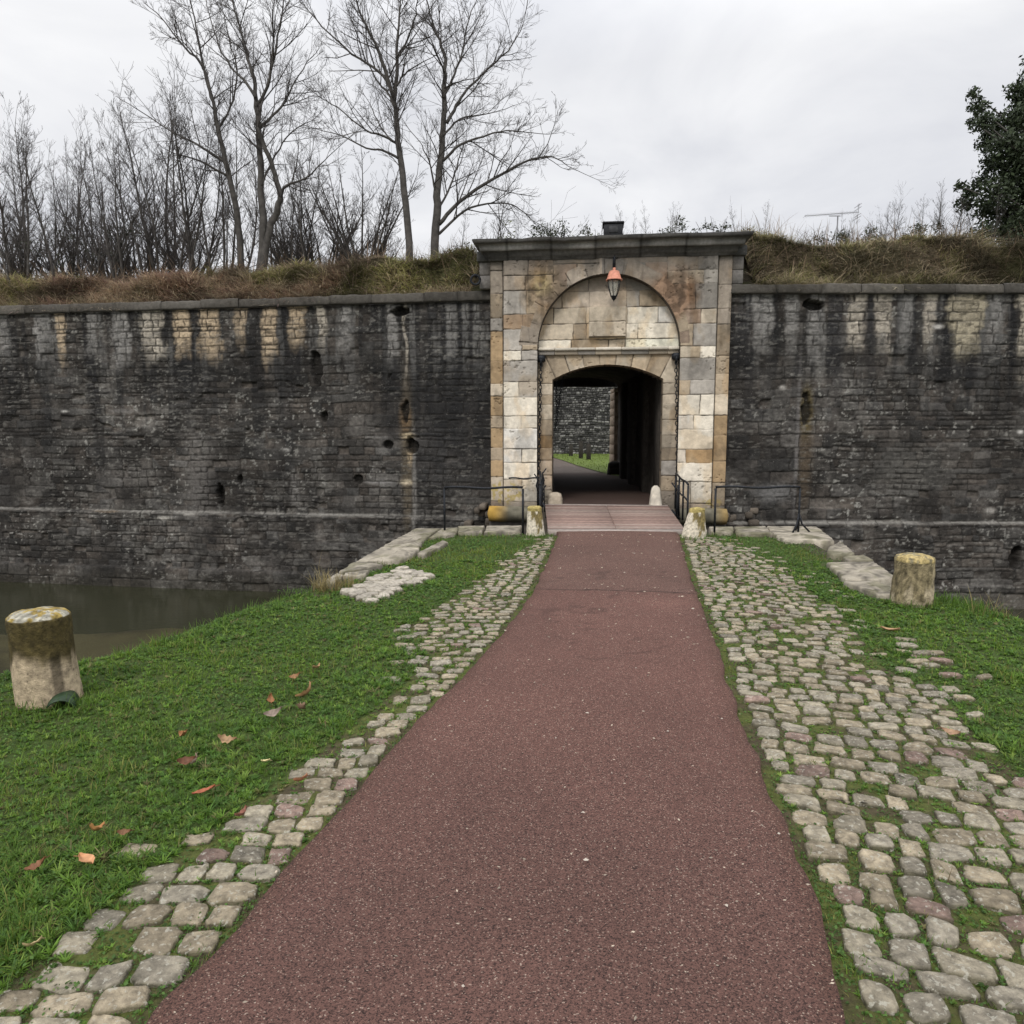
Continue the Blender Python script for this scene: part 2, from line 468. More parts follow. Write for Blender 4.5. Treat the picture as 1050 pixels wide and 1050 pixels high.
bl = [(lx(200), .6, .35, 1.4, (.14, .13, .12), .7), (lx(130), .5, .8, .25, (.13, .12, .11), .6), (lx(417), 1.0, .14, 1.9, (.10, .082, .058), .95), (lx(416), 1.95, .14, .35, (.13, .088, .05), 1.0),
      (lx(418), 1.55, .15, .06, (.42, .34, .22), 1), (lx(416), .45, .16, .06, (.45, .38, .27), 1), (lx(420), 1.05, .07, .22, (.36, .28, .18), .9), (lx(424), .2, .05, 1.6, (.2, .19, .175), .7),
      (lx(166), -.52, .21, .06, (.40, .38, .34), 1), (lx(192), -.40, .16, .05, (.34, .32, .29), 1), (lx(68), 2.15, .11, .03, (.4, .39, .36), 1), (lx(293), 1.2, .1, .05, (.3, .29, .27), 1),
      (lx(105), -.38, .3, .03, (.17, .10, .04), .9), (lx(385), .45, .3, .07, (.22, .21, .2), .8), (lx(300), .2, .12, .5, (.17, .16, .15), .6), (lx(126), 2.15, .35, .05, (.2, .19, .18), .6)]
hl = [(lx(326), 3.15, .15, .42, .16), (lx(333), 2.0, .09, .13, .12), (lx(422), 1.32, .15, .20, .2), (lx(416), 2.15, .10, .28, .12),
      (lx(223), .03, .11, .32, .2), (lx(244), .45, .07, .12, .12), (lx(398), 1.33, .12, .10, .14), (lx(412), 4.40, .24, .10, .2), (lx(366), .5, .12, .12, .1)]
X, Z, y, c = curtain(xs, zs, 3, st, bl, hl)
sheet('wall_face', X, Z, y, c, M['rubble'], wl)
coping('wall_coping', -36, .3, 4.585, 4.79, wl, 5)

wr = empty('curtain_wall', 'dark curtain wall right of the gate with a brown patched niche and grey streaks', 'wall', (4.7, 16.15, 0), 0)
xs = np.concatenate([np.arange(-.03, 7.6, .02), np.arange(7.6, 32, .08)])
def rx(px): return (px - 525) / 750 * 16.1 * 1.0 - 4.7
st = [(rx(772), .10, 3.7, GRY, .6), (rx(782), .14, 3.5, GRY, .9), (rx(806), .13, 3.7, GRY, .8), (rx(828), .13, 3.2, GRY, .7), (rx(872), .18, 3.6, PALE, .9), (rx(898), .18, 3.7, PALE, .9),
      (rx(922), .12, 3.8, GRY, .6), (rx(944), .16, 3.6, PALE, .9), (rx(984), .36, 3.65, (.33, .29, .21), .95), (rx(1010), .12, 3.9, GRY, .6), (rx(1044), .22, 3.2, (.38, .34, .27), 1)]
for k in range(12): st.append((rx(1075) + k * 1.2 + rnd.uniform(-.3, .3), rnd.uniform(.12, .34), 3.7, rnd.choice([PALE, GRY]), .85))
bl = [(rx(826), 1.2, .16, 1.3, (.085, .065, .045), .95), (rx(825), 2.1, .13, .45, (.11, .085, .03), .95), (rx(817), 1.4, .04, 1.7, (.16, .15, .145), .7), (rx(1045), 1.65, .07, .05, (.5, .48, .45), 1),
      (rx(954), 3.9, .12, .05, (.45, .43, .40), 1), (rx(800), 2.6, .08, .05, (.35, .33, .3), .9), (rx(795), .3, .4, .2, (.16, .155, .15), .8), (rx(1020), -.1, .12, .06, (.35, .33, .3), .9), (rx(930), .8, .9, .5, (.10, .095, .085), .6)]
hl = [(rx(825), 2.15, .11, .42, .10), (rx(828), 4.36, .22, .12, .22), (rx(1047), -1.15, .12, .3, .2)]
X, Z, y, c = curtain(xs, zs, 91, st, bl, hl)
sheet('wall_face', X, Z, y, c, M['rubble'], wr)
coping('wall_coping', -.02, 32, 4.585, 4.79, wr, 9)

# ------------------------------------------------------------------ the gate
GA = math.atan2(-.55, 5.2)
gate = empty('stone_gate', 'pale limestone fortress gate with a round blind arch over a dark passage', 'gate', (2.1, 16.28, 0), GA)
cs_, sn_ = math.cos(GA), math.sin(GA)
def GW(x, y, z): return (2.1 + x * cs_ - y * sn_, 16.28 + x * sn_ + y * cs_, z)

CREAM, WHITE, GREY, TAN, OCR, _B, _G, _O = C(.80, .73, .61), C(.80, .76, .69), C(.365, .335, .295), C(.44, .355, .255), C(.42, .30, .175), C(.215, .155, .11), C(.28, .235, .19), C(.36, .235, .145)
BRN, GBR, ORG = C(.27, .205, .155), C(.335, .285, .23), C(.40, .29, .195)
LTAN = C(.62, .53, .41); DKG = C(.13, .125, .12)
def crow(ct, cb, *cells):   # rows measured on an enlarged crop of the photograph
    z1, z0 = 6.288 - ct * .00622, 6.288 - cb * .00622
    return [(a * .00611 - 3.043, b * .00611 - 3.043, z0, z1, c) for a, b, c in cells]
cells = []
def rows(*rs):
    for r_ in rs: cells.extend(crow(*r_))
rows((130, 200, (118, 210, GBR), (210, 300, BRN)), (200, 252, (118, 200, GBR * 1.2), (200, 300, BRN)), (252, 335, (118, 204, GREY * 1.25), (204, 300, TAN * .75)), (335, 385, (118, 190, ORG * .85), (190, 300, ORG * .7)),
     (385, 460, (118, 187, GREY * 1.25), (187, 300, TAN)), (460, 495, (118, 186, CREAM), (186, 300, GREY * 1.1)), (495, 570, (118, 300, GREY)), (570, 625, (118, 178, CREAM * .85), (178, 300, GREY * 1.35)),
     (625, 690, (118, 300, CREAM * .95)), (690, 735, (118, 185, CREAM), (185, 300, CREAM * .9)), (735, 808, (118, 300, WHITE * .95)), (808, 858, (118, 188, WHITE * .92), (188, 300, CREAM)),
     (858, 920, (118, 300, CREAM)), (920, 1000, (118, 190, LTAN), (190, 300, CREAM * .85)), (1000, 1100, (118, 200, GBR * 1.3), (200, 300, LTAN * .8)), (1100, 1200, (118, 300, GBR)), (1200, 1420, (118, 300, GBR * .6)))
rows((130, 180, (60, 118, GBR * .7)), (180, 260, (60, 118, GBR)), (260, 345, (60, 118, TAN * .8)), (345, 390, (60, 118, GREY)), (390, 495, (60, 118, OCR)), (495, 575, (60, 118, OCR * .85)), (575, 620, (60, 118, LTAN)),
     (620, 690, (60, 118, OCR * .95)), (690, 735, (60, 118, TAN)), (735, 805, (60, 118, OCR)), (805, 850, (60, 118, TAN)), (850, 910, (60, 118, OCR * 1.1)), (910, 1000, (60, 118, LTAN * .9)), (1000, 1200, (60, 118, BRN * 1.2)), (1200, 1420, (60, 118, BRN * .6)))
rows((130, 195, (700, 805, GBR), (805, 877, GREY * .75)), (195, 240, (700, 828, LTAN * .8), (828, 877, GREY * 1.2)), (240, 325, (700, 800, BRN), (800, 877, GREY * .85)), (325, 375, (700, 820, BRN * 1.1), (820, 877, LTAN * .9)),
     (375, 452, (700, 795, TAN), (795, 877, GREY)), (452, 492, (700, 820, LTAN * .85), (820, 877, CREAM)), (492, 567, (700, 877, GREY)), (567, 618, (700, 790, TAN), (790, 877, GREY * 1.1)),
     (618, 690, (700, 825, CREAM * .9), (825, 877, CREAM)), (690, 738, (700, 805, WHITE * .85), (805, 877, CREAM * .95)), (738, 808, (700, 877, CREAM * .97)), (808, 856, (700, 780, WHITE * .85), (780, 877, OCR * 1.15)),
     (856, 922, (700, 877, CREAM)), (922, 1000, (700, 800, LTAN), (800, 877, CREAM * .8)), (1000, 1100, (700, 800, GBR * 1.2), (800, 877, GBR * 1.4)), (1100, 1200, (700, 877, GBR)), (1200, 1420, (700, 877, GBR * .6)))
rows((130, 245, (877, 950, GBR * .9)), (245, 325, (877, 950, GBR)), (325, 378, (877, 950, GBR * 1.15)), (378, 485, (877, 950, TAN * .62)), (485, 545, (877, 950, TAN)), (545, 618, (877, 950, TAN * 1.05)), (618, 690, (877, 950, LTAN)),
     (690, 760, (877, 950, OCR * .8)), (760, 850, (877, 950, OCR * .9)), (850, 925, (877, 950, OCR)), (925, 1010, (877, 950, TAN * .8)), (1010, 1200, (877, 950, GBR)), (1200, 1420, (877, 950, GBR * .6)))
rows((130, 165, (300, 700, GBR * .8)), (165, 260, (300, 385, BRN), (385, 520, GBR), (520, 625, GREY * .5), (625, 700, BRN)), (260, 480, (300, 420, BRN), (420, 700, BRN)))

def block_raster(X, Z, cells, seed, rad=.02, jw=.012):
    Xw = X + .018 * (vn(X * 3, Z * 3, seed) - .5) + .012 * (vn(X * 14, Z * 14, seed + 1) - .5)
    Zw = Z + .018 * (vn(X * 2.4, Z * 2.4, seed + 2) - .5) + .012 * (vn(X * 13, Z * 13, seed + 3) - .5)
    col = np.zeros(X.shape + (3,)) + C(.2, .17, .14); d = np.zeros(X.shape) ; rid = np.zeros(X.shape)
    for n, (x0, x1, z0, z1, c_) in enumerate(cells):
        m = (Xw >= x0) & (Xw < x1) & (Zw >= z0) & (Zw < z1)
        dd = np.minimum(np.minimum(Xw - x0, x1 - Xw), np.minimum(Zw - z0, z1 - Zw))
        d = np.where(m, dd, d); col[m] = c_
        rid = np.where(m, (n * .6180339) % 1, rid)
    return col, d, rid

def weather_ashlar(X, Z, col, d, rid, seed, jw=.012):
    mid = fbm(X * 2.1 + rid * 9, Z * 2.6, seed + 4, 5); fine = fbm(X * 12, Z * 12, seed + 5, 4); vf = fbm(X * 34, Z * 40, seed + 6, 3)
    col = col * (.74 + .50 * mid + .24 * (fine - .5))[..., None]
    och = sst(.53, .68, fbm(X * 2.7 + 5, Z * 1.5, seed + 7, 5))
    col = mixc(col, col * C(.93, .77, .56) * .97, .42 * och)
    grm = sst(.52, .66, fbm(X * 3.3, Z * 1.3, seed + 8, 5))
    col = mixc(col, col * .52 + C(.01, .01, .009), .60 * grm)
    pit = sst(.66, .73, fbm(X * 19, Z * 19, seed + 9, 4)) * sst(.5, .64, fbm(X * 1.9, Z * 1.9, seed + 10, 3))
    col = mixc(col, col * .5, .6 * pit)
    jm = 1 - sst(jw * .35, jw * 1.25, d + .008 * (fine - .5))
    jv = .35 + .65 * sst(.35, .6, fbm(X * 2.5, Z * 2.5, seed + 12, 3))
    col = mixc(col, C(.055, .046, .038), jm * .9 * jv)
    y = .020 * jm * jv + .018 * (rid - .5) + .016 * (mid - .5) + .010 * (fine - .5) + .018 * pit
    return col, y

def arch_in(x, z, r=1.54, sp=3.5):
    return (np.abs(x) < r) & (z < sp) | (x ** 2 + (z - sp) ** 2 < r * r)

res = .0125
xs = np.arange(-2.6, 2.6 + res / 2, res); zs = np.arange(-2.6, 5.44, res)
X, Z = np.meshgrid(xs, zs)
col, d, rid = block_raster(X, Z, cells, 200)
# arch stones round the opening
rr = np.hypot(X, Z - 3.5); th = np.arctan2(Z - 3.5, X) / math.pi
ring = (rr < 1.88 + .30 * (_hash(np.floor(th * 13), th * 0, 4) - .5)) & (Z > 3.55)
tk = th * 13 + .25; ti = np.floor(tk)
dv = np.minimum(tk - ti, 1 - (tk - ti)) * math.pi * rr / 13
vcol = np.where(_hash(ti, ti * 0, 8)[..., None] > .5, BRN * 1.1, np.where(_hash(ti, ti * 0, 9)[..., None] > .7, TAN * .75, GBR * .9)); dv = dv + .03 * sst(.45, .6, fbm(X * 2, Z * 2, 47))
kd = np.abs(th - .5) < .07
vcol = np.where(kd[..., None], GREY * .55, vcol)
vcol = np.where(((X > -.9) & (X < -.15))[..., None], GBR * 1.15, vcol)
col = np.where(ring[..., None], vcol, col); d = np.where(ring, np.minimum(dv, np.abs(rr - 1.93) + .01), d); rid = np.where(ring, _hash(ti, ti * 0, 5), rid)
# eroded red-brown spandrels
ero = sst(.25, .6, np.maximum(stain_gauss(X, Z, 1.35, 4.55, .62, .65), stain_gauss(X, Z, -1.45, 4.75, .5, .7)) + .5 * (fbm(X * 3, Z * 3, 41) - .5))
col = mixc(col, C(.27, .165, .10), .7 * ero * (X > 0)); col = mixc(col, C(.29, .22, .145), .6 * ero * (X < 0))
yel = .8 * stain_gauss(X, Z, -1.45, 4.85, .2, .22) * sst(.3, .5, fbm(X * 6, Z * 6, 42)); col = mixc(col, C(.50, .40, .20), .85 * np.clip(yel, 0, 1))
colw, y = weather_ashlar(X, Z, col, d, rid, 220)
er = fbm(X * 7, Z * 7, 43, 4)
y = y + ero * (.05 * (er - .35)); colw = colw * (1 - .45 * ero * sst(.5, .62, er))[..., None]
drp = sst(.52, .64, fbm(X * 5 + .3 * vn(X * 3, Z * 2, 50), Z * .35, 51, 4)) * sst(2.6, 4.6, Z); colw = mixc(colw, colw * .45, .6 * drp)
# shadow of the cornice painted in as a ragged dark band, lichen at the feet
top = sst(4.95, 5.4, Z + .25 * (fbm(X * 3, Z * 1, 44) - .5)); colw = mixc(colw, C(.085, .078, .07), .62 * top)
lich = sst(.25, .55, np.maximum(stain_gauss(X, Z, -2.25, .28, .55, .32), .7 * stain_gauss(X, Z, 2.3, .0, .4, .3)) * 1.2 - .5 * (1 - fbm(X * 8, Z * 8, 45)))
colw = mixc(colw, C(.42, .32, .08), .75 * lich * sst(.45, .6, fbm(X * 15, Z * 15, 49)))
low = 1 - sst(-.25, .35, Z + .3 * (fbm(X * 3, Z * 3, 46) - .5)); colw = mixc(colw, C(.10, .09, .075), .7 * low)
stripx = np.abs(X) > 2.31
y = y + np.where(stripx, .07, 0) + .03 * (np.abs(np.abs(X) - 2.31) < .012)
colw = mixc(colw, C(.05, .042, .035), .7 * (np.abs(np.abs(X) - 2.315) < .014))
xc = (X[:-1, :-1] + X[1:, 1:]) / 2; zc = (Z[:-1, :-1] + Z[1:, 1:]) / 2
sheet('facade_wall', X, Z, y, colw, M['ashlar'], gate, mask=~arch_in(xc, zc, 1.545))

# blind arch field
zs2 = np.arange(3.40, 5.08, res); xs2 = np.arange(-1.58, 1.581, res); X, Z = np.meshgrid(xs2, zs2); cells2 = []
def rows2(*rs):
    for r_ in rs: cells2.extend(crow(*r_))
rows2((190, 252, (230, 425, GBR * 1.1), (425, 560, GBR), (560, 760, GREY * .8)), (252, 308, (230, 330, GBR * 1.3), (330, 428, GBR * 1.5), (428, 562, GBR * 1.25), (562, 606, GREY * .9), (606, 760, TAN * .8)),
      (308, 365, (230, 300, TAN * .8), (300, 418, LTAN * .75), (418, 566, LTAN * .8), (566, 676, CREAM * .8), (676, 760, WHITE * .78)), (365, 420, (230, 372, LTAN * .8), (372, 420, TAN * .85), (420, 562, TAN), (562, 606, CREAM * .8), (606, 760, CREAM * .85)),
      (420, 470, (230, 366, CREAM * .85), (366, 500, TAN * .85), (500, 560, LTAN * .8), (560, 760, CREAM * .9)))
col, d, rid = block_raster(X, Z, cells2, 300)
colw, y = weather_ashlar(X, Z, np.minimum(col * 1.18, .8), d, rid, 320)
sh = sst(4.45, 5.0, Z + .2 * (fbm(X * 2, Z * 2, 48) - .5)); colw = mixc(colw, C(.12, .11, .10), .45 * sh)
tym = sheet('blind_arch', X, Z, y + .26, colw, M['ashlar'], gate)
# relief panel in the middle of the field
X, Z = np.meshgrid(np.arange(-.44, .41, res), np.arange(3.70, 4.39, res))
cells3 = crow(305, 361, (400, 600, LTAN * .78)) + crow(361, 425, (400, 600, LTAN * .85))
col, d, rid = block_raster(X, Z, cells3, 340)
colw, y = weather_ashlar(X, Z, col * 1.1, d, rid, 350)
inset = (Z < 4.04) & (np.abs(X + .018) > .40)
edge = (X < X.min() + res * 1.1) | (X > X.max() - res * 1.1) | (Z < Z.min() + res * 1.1) | (Z > Z.max() - res * 1.1)
y = np.where(edge, .27, y + .13 - .035 * (Z < 4.04)); colw = np.where((Z < Z.min() + .03)[..., None], colw * .5, colw)  # darker bottom strip paints the panel's shadow into its colour
sheet('relief_panel', X, Z, y, colw, M['ashlar'], tym)

def sweep(name, path, y0, y1, colr, mat, parent, seed, n_y=6, thick=.03, norm=None):
    """soffit band following a 2D path (x,z) from depth y0 to y1"""
    P = np.array(path); m = len(P); ys = np.linspace(y0, y1, n_y)
    X = np.repeat(P[:, 0][:, None], n_y, 1); Zz = np.repeat(P[:, 1][:, None], n_y, 1); Y = np.repeat(ys[None], m, 0)
    s = np.concatenate([[0], np.cumsum(np.hypot(*np.diff(P, axis=0).T))])
    S = np.repeat(s[:, None], n_y, 1)
    k = np.floor(S / .42 + .2 * seed); g = .65 + .6 * _hash(k, k * 0, seed); fr = S / .42 + .2 * seed - k
    c_ = np.asarray(colr)[None, None] * (g * (.7 + .6 * fbm(S * 4, Y * 4, seed)))[..., None]
    c_ = mixc(c_, C(.04, .035, .03), (np.minimum(fr, 1 - fr) < .05) * .8)
    V = np.stack([X, Y, Zz], -1).reshape(-1, 3)
    return link(name, mesh_np(name, V, grid_quads(n_y, m), None, c_.reshape(-1, 3)), mat, parent)

tt = np.linspace(math.pi, 0, 120)
pth = [(-1.54, z) for z in np.arange(-2.6, 3.48, .04)] + [(1.54 * math.cos(t), 3.5 + 1.54 * math.sin(t)) for t in tt] + [(1.54, z) for z in np.arange(3.48, -2.6, -.04)]
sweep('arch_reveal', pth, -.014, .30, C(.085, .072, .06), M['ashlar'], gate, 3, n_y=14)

# flat surround of the passage with its low arch
SR = (1.22 ** 2 + .32 ** 2) / (2 * .32); SC = 3.12 - SR
def seg_top(x): return SC + np.sqrt(np.maximum(SR ** 2 - x ** 2, 0))
X, Z = np.meshgrid(np.arange(-1.56, 1.561, res), np.arange(-2.6, 3.42, res))
cells4 = []
for k, (ct, cb, cl, cr2) in enumerate([(575, 615, LTAN * .85, LTAN * .7), (615, 650, TAN * .9, LTAN * .9), (650, 705, LTAN * .85, LTAN * .7), (705, 760, TAN * .85, LTAN * .8), (760, 805, OCR * .6, LTAN * .62), (805, 850, TAN * .8, TAN * .75),
                                       (850, 905, GBR * 1.3, GREY), (905, 960, GBR * 1.5, TAN * .85), (960, 1040, LTAN * .7, GBR * 1.2), (1040, 1200, GBR, GBR), (1200, 1420, GBR * .6, GBR * .6)]):
    cells4 += crow(ct, cb, (230, 498, cl), (498, 780, cr2))
cells4 += crow(440, 575, (200, 800, LTAN))
col, d, rid = block_raster(X, Z, cells4, 400)
aa = np.arctan2(X, Z - (SC - .2)); ak = aa / .128 + .5; ai = np.floor(ak); vz = Z > 2.72 + 0 * X
da = np.minimum(ak - ai, 1 - (ak - ai)) * .128 * SR
vs = LTAN[None, None] * (.72 + .3 * _hash(ai, ai * 0, 77))[..., None]
vs = np.where(_hash(ai, ai * 0, 78)[..., None] > .6, TAN * .95, vs)
col = np.where(vz[..., None], vs, col); d = np.where(vz, da, d); rid = np.where(vz, _hash(ai, ai * 0, 79), rid)
colw, y = weather_ashlar(X, Z, col, d, rid, 420)
low = 1 - sst(-.1, .5, Z); colw = mixc(colw, C(.11, .10, .085), .5 * low)
xc = (X[:-1, :-1] + X[1:, 1:]) / 2; zc = (Z[:-1, :-1] + Z[1:, 1:]) / 2
sheet('passage_surround', X, Z, y + .20, colw, M['ashlar'], gate, mask=~((np.abs(xc) < 1.22) & (zc < seg_top(xc)) & (zc > -.05)))
xx = np.linspace(-1.22, 1.22, 60)
pth = [(-1.22, z) for z in np.arange(-.1, 2.8, .04)] + [(a, float(seg_top(np.array(a)))) for a in xx] + [(1.22, z) for z in np.arange(2.78, -.1, -.04)]
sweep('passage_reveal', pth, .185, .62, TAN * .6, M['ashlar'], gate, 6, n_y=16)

# string course under the blind arch
mb = MB(); x = -1.54
while x < 1.53:
    l = min(rnd.uniform(.35, .6), 1.54 - x); g = rnd.uniform(.8, 1.1)
    mb.box(x + .003, x + l - .003, .07 + rnd.uniform(-.006, .006), .24, 3.425 + rnd.uniform(-.004, .004), 3.49 + rnd.uniform(-.006, .006), CREAM * .8 * g, .012)
    mb.box(x + .003, x + l - .003, .13 + rnd.uniform(-.006, .006), .24, 3.335, 3.422, (GREY * .95 if rnd.random() < .6 else LTAN * .7) * g, .008); x += l
mb.build('string_course', M['ashlar'], gate)

# cornice, mitred round the corners
prof = [(.0, 5.36), (.03, 5.375), (.04, 5.42), (.075, 5.43), (.09, 5.48), (.15, 5.535), (.19, 5.54), (.205, 5.60), (.215, 5.665), (.30, 5.672), (.335, 5.70), (.345, 5.745), (.32, 5.765), (.0, 5.79), (-.8, 5.80)]
_unused = [(.0, 5.36), (.05, 5.40), (.05, 5.44), (.10, 5.45), (.13, 5.52), (.21, 5.58), (.22, 5.60), (.30, 5.605), (.31, 5.66), (.345, 5.665), (.36, 5.74), (.33, 5.765), (.0, 5.79), (-.8, 5.80)]
pl = [(-2.6, .95)] + [(-2.6, t) for t in (.6, .3)] + [(-2.6, 0.)] + [(x, 0.) for x in np.arange(-2.5, 2.55, .05)] + [(2.6, 0.)] + [(2.6, t) for t in (.3, .6)] + [(2.6, .95)]
V = []; cc = []; npf = len(prof)
for i, (px_, py_) in enumerate(pl):
    nx_ = -1 if px_ <= -2.6 else (1 if px_ >= 2.6 else 0); ny_ = -1 if (abs(px_) < 2.6 or py_ == 0) else 0
    jj = math.floor(px_ / .95 + .3); dzz = .018 * (float(_hash(np.array(jj), np.array(3), 5)) - .5)
    gap = 1 if abs((px_ / .95 + .3) - round(px_ / .95 + .3)) < .03 and ny_ else 0
    for k, (o_, z_) in enumerate(prof):
        nb = .008 * (float(vn(np.array(px_ * 5 + k), np.array(k * 3.3), 61)) - .5) * 2 - (.012 * gap if 3 < k < 12 else 0)
        chip = .03 * max(0, float(vn(np.array(px_ * 3.1), np.array(.5), 62)) - .72) * (1 if k in (10, 11, 12) else 0) * 3
        o2 = o_ + (nb - chip if o_ > 0 else 0)
        V.append((px_ + nx_ * o2, py_ + ny_ * o2 if ny_ else py_, z_ + dzz + .5 * nb - chip))
        g = .55 + .8 * float(vn(np.array(px_ * 2.3), np.array(k * .7), 63)); pale = 1.0 if 5.538 < z_ < 5.668 else .0
        dk = .45 if z_ > 5.7 else 1
        c_ = C(.105, .100, .093) * g * dk + C(.24, .23, .215) * pale * float(vn(np.array(px_ * 4), np.array(9.), 64))
        cc.append(c_ * (.4 if gap else 1))
mb = MB(); mb.v = [tuple(v) for v in V]; mb.c = [tuple(c_) for c_ in cc]
mb.q = [(i * npf + k, (i + 1) * npf + k, (i + 1) * npf + k + 1, i * npf + k + 1) for i in range(len(pl) - 1) for k in range(npf - 1)]
mb.build('cornice', M['weathered'], gate)
mb = MB(); mb.box(-.13, .27, -.12, .3, 5.80, 6.05, C(.035, .036, .04), .02); mb.box(-.16, .30, -.15, .32, 6.051, 6.09, C(.03, .03, .034), .012); mb.box(-.02, .17, -.135, -.118, 5.86, 6.0, C(.055, .055, .058), .005)
mb.build('crest_block', M['weathered'], gate)
# returns of the projecting front and the shoulder blocks above the walls
for s in (-1, 1):
    ys = np.arange(0.06, 1.0, .03); zs_ = np.arange(-2.6, 5.44, .03); Yg, Zg = np.meshgrid(ys, zs_)
    kz = np.floor(Zg / .43 + .1); cI = C(.40, .32, .23)[None, None] * (.6 + .6 * _hash(kz, kz * 0, 88 + s))[..., None] * (.7 + .6 * fbm(Yg * 5, Zg * 5, 12))[..., None]
    V = np.stack([s * (2.6 + 0 * Yg), Yg, Zg], -1).reshape(-1, 3)
    link('side_return', mesh_np('side_return', V, grid_quads(len(ys), len(zs_)), None, cI.reshape(-1, 3)), M['ashlar'], gate)
    mb = MB(); e0, e1 = sorted((s * 2.604, s * 2.86))
    mb.box(e0, e1, .20, .9, 4.81, 5.10, C(.17, .16, .15), .012); mb.box(e0, e1, .19, .9, 5.105, 5.38, C(.20, .185, .17), .012); mb.box(e0 - (.05 if s < 0 else 0), e1 + (.05 if s > 0 else 0), .12, .9, 5.385, 5.6, C(.09, .088, .084), .015)
    mb.build('shoulder_block', M['weathered'], gate)
# round stone roll and broken plinth at the feet
for s in (-1, 1):
    xs_ = np.linspace(1.60, 2.66, 22); n = 18; V = []; cc = []
    for i, x_ in enumerate(xs_):
        k = min(1, (2.66 - x_) / .06 + .0); rad = .175 * (math.sqrt(max(0, 1 - (1 - k) ** 2)) if k < 1 else 1)
        rad = max(rad, .002)
        for j in range(n):
            a = 2 * math.pi * j / n; rj = rad * (1 + .10 * (float(vn(np.array(x_ * 6.), np.array(j * .9), 71 + s)) - .5))
            V.append((s * x_, -.13 + rj * math.cos(a), -.20 + rj * math.sin(a)))
            l_ = float(vn(np.array(x_ * 5.), np.array(j * .6), 73)); o_ = max(0, min(1, (x_ - 2.15) * 3)) if s < 0 else .45 * max(0, min(1, (x_ - 2.3) * 4))
            cc.append((C(.13, .12, .09) * (.5 + l_)) * (1 - o_ * .85) + C(.50, .30, .055) * (o_ * .85) * (.6 + .5 * l_))
    q = [(i * n + j, i * n + (j + 1) % n, (i + 1) * n + (j + 1) % n, (i + 1) * n + j) for i in range(21) for j in range(n)]
    if s < 0: q = [f[::-1] for f in q]
    link('base_roll', mesh_np('base_roll', V, q, None, np.array(cc), True), M['ashlar'], gate)
for s in (-1, 1):
    for k in range(7):
        mb = MB(); x_ = s * (2.72 + rnd.uniform(-.1, .55)); z_ = -.5 + k * .06 + rnd.uniform(0, .1); w = rnd.uniform(.12, .26)
        mb.box(x_ - w / 2, x_ + w / 2, .1 + rnd.uniform(-.12, .1), .6, z_ - .08, z_ + .06, C(.09, .075, .06) * rnd.uniform(.6, 1.6), .02)
        mb.build('broken_stone', M['weathered'], gate)
    mb = MB(); mb.box(s * 1.58 if s > 0 else -2.62, 2.62 if s > 0 else -1.58, -.1, .05, -2.6, -.36, C(.09, .08, .07), .03)
    mb.build('plinth', M['weathered'], gate)

# the passage behind: skew barrel running back to the court
def TW(u, y): # u across (-1..1), y world depth
    k = (y - 16.9) / 11.0
    return 2.16 + .5 * k + 1.36 * u
ys = np.arange(16.75, 28.05, .12)
sec = [(-1, z) for z in np.arange(-.1, 3.28, .15)] + [(u, 3.28 + .34 * math.sqrt(max(0, 1 - u * u))) for u in np.linspace(-1, 1, 25)] + [(1, z) for z in np.arange(3.2, -.15, -.15)]
V = []; cc = []
for yy in ys:
    for j, (u, z) in enumerate(sec):
        nb = .03 * (float(vn(np.array(yy * 3), np.array(j * .8), 81)) - .5)
        V.append((TW(u, yy) - u * nb, yy, z)); g = .5 + float(vn(np.array(yy * 2.2), np.array(j * .7), 82))
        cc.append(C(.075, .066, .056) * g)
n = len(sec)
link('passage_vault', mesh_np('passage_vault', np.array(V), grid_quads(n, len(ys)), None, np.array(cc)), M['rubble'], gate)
bpy.context.view_layer.update()
pv = [o for o in gate.children if o.name.startswith('passage_vault')][0]
pv.matrix_parent_inverse = gate.matrix_world.inverted()
# wall ring closing the gap between front arch and barrel
mb = MB(); 
def gl(xw, yw, z):
    dx, dy = xw - 2.1, yw - 16.28
    return (dx * cs_ + dy * sn_, -dx * sn_ + dy * cs_, z)
for s in (-1, 1):
    mb.box(min(s * 1.215, s * 2.4), max(s * 1.215, s * 2.4), .60, .72, -.2, 4.2, C(.08, .07, .06))
mb.box(-1.25, 1.25, .60, .72, 3.125, 4.4, C(.08, .07, .06))
for k in range(24):
    a, b_ = -1.22 + k * 2.44 / 24, -1.22 + (k + 1) * 2.44 / 24
    zt = float(seg_top(np.array(max(abs(a), abs(b_)))))
    mb.box(a, b_, .62, .70, zt, 3.2, C(.08, .07, .06))
mb.build('passage_inner_wall', M['rubble'], gate)
# piers standing out from the passage wall
for yy in (17.0, 19.6, 22.3, 25.0):
    mb = MB(); x1 = TW(1, yy); mb.box(x1 - .14, x1 + .1, yy, yy + .55, -.05, 3.25, C(.06, .053, .045), .02)
    o = mb.build('passage_pier', M['rubble'], gate); o.matrix_parent_inverse = gate.matrix_world.inverted()

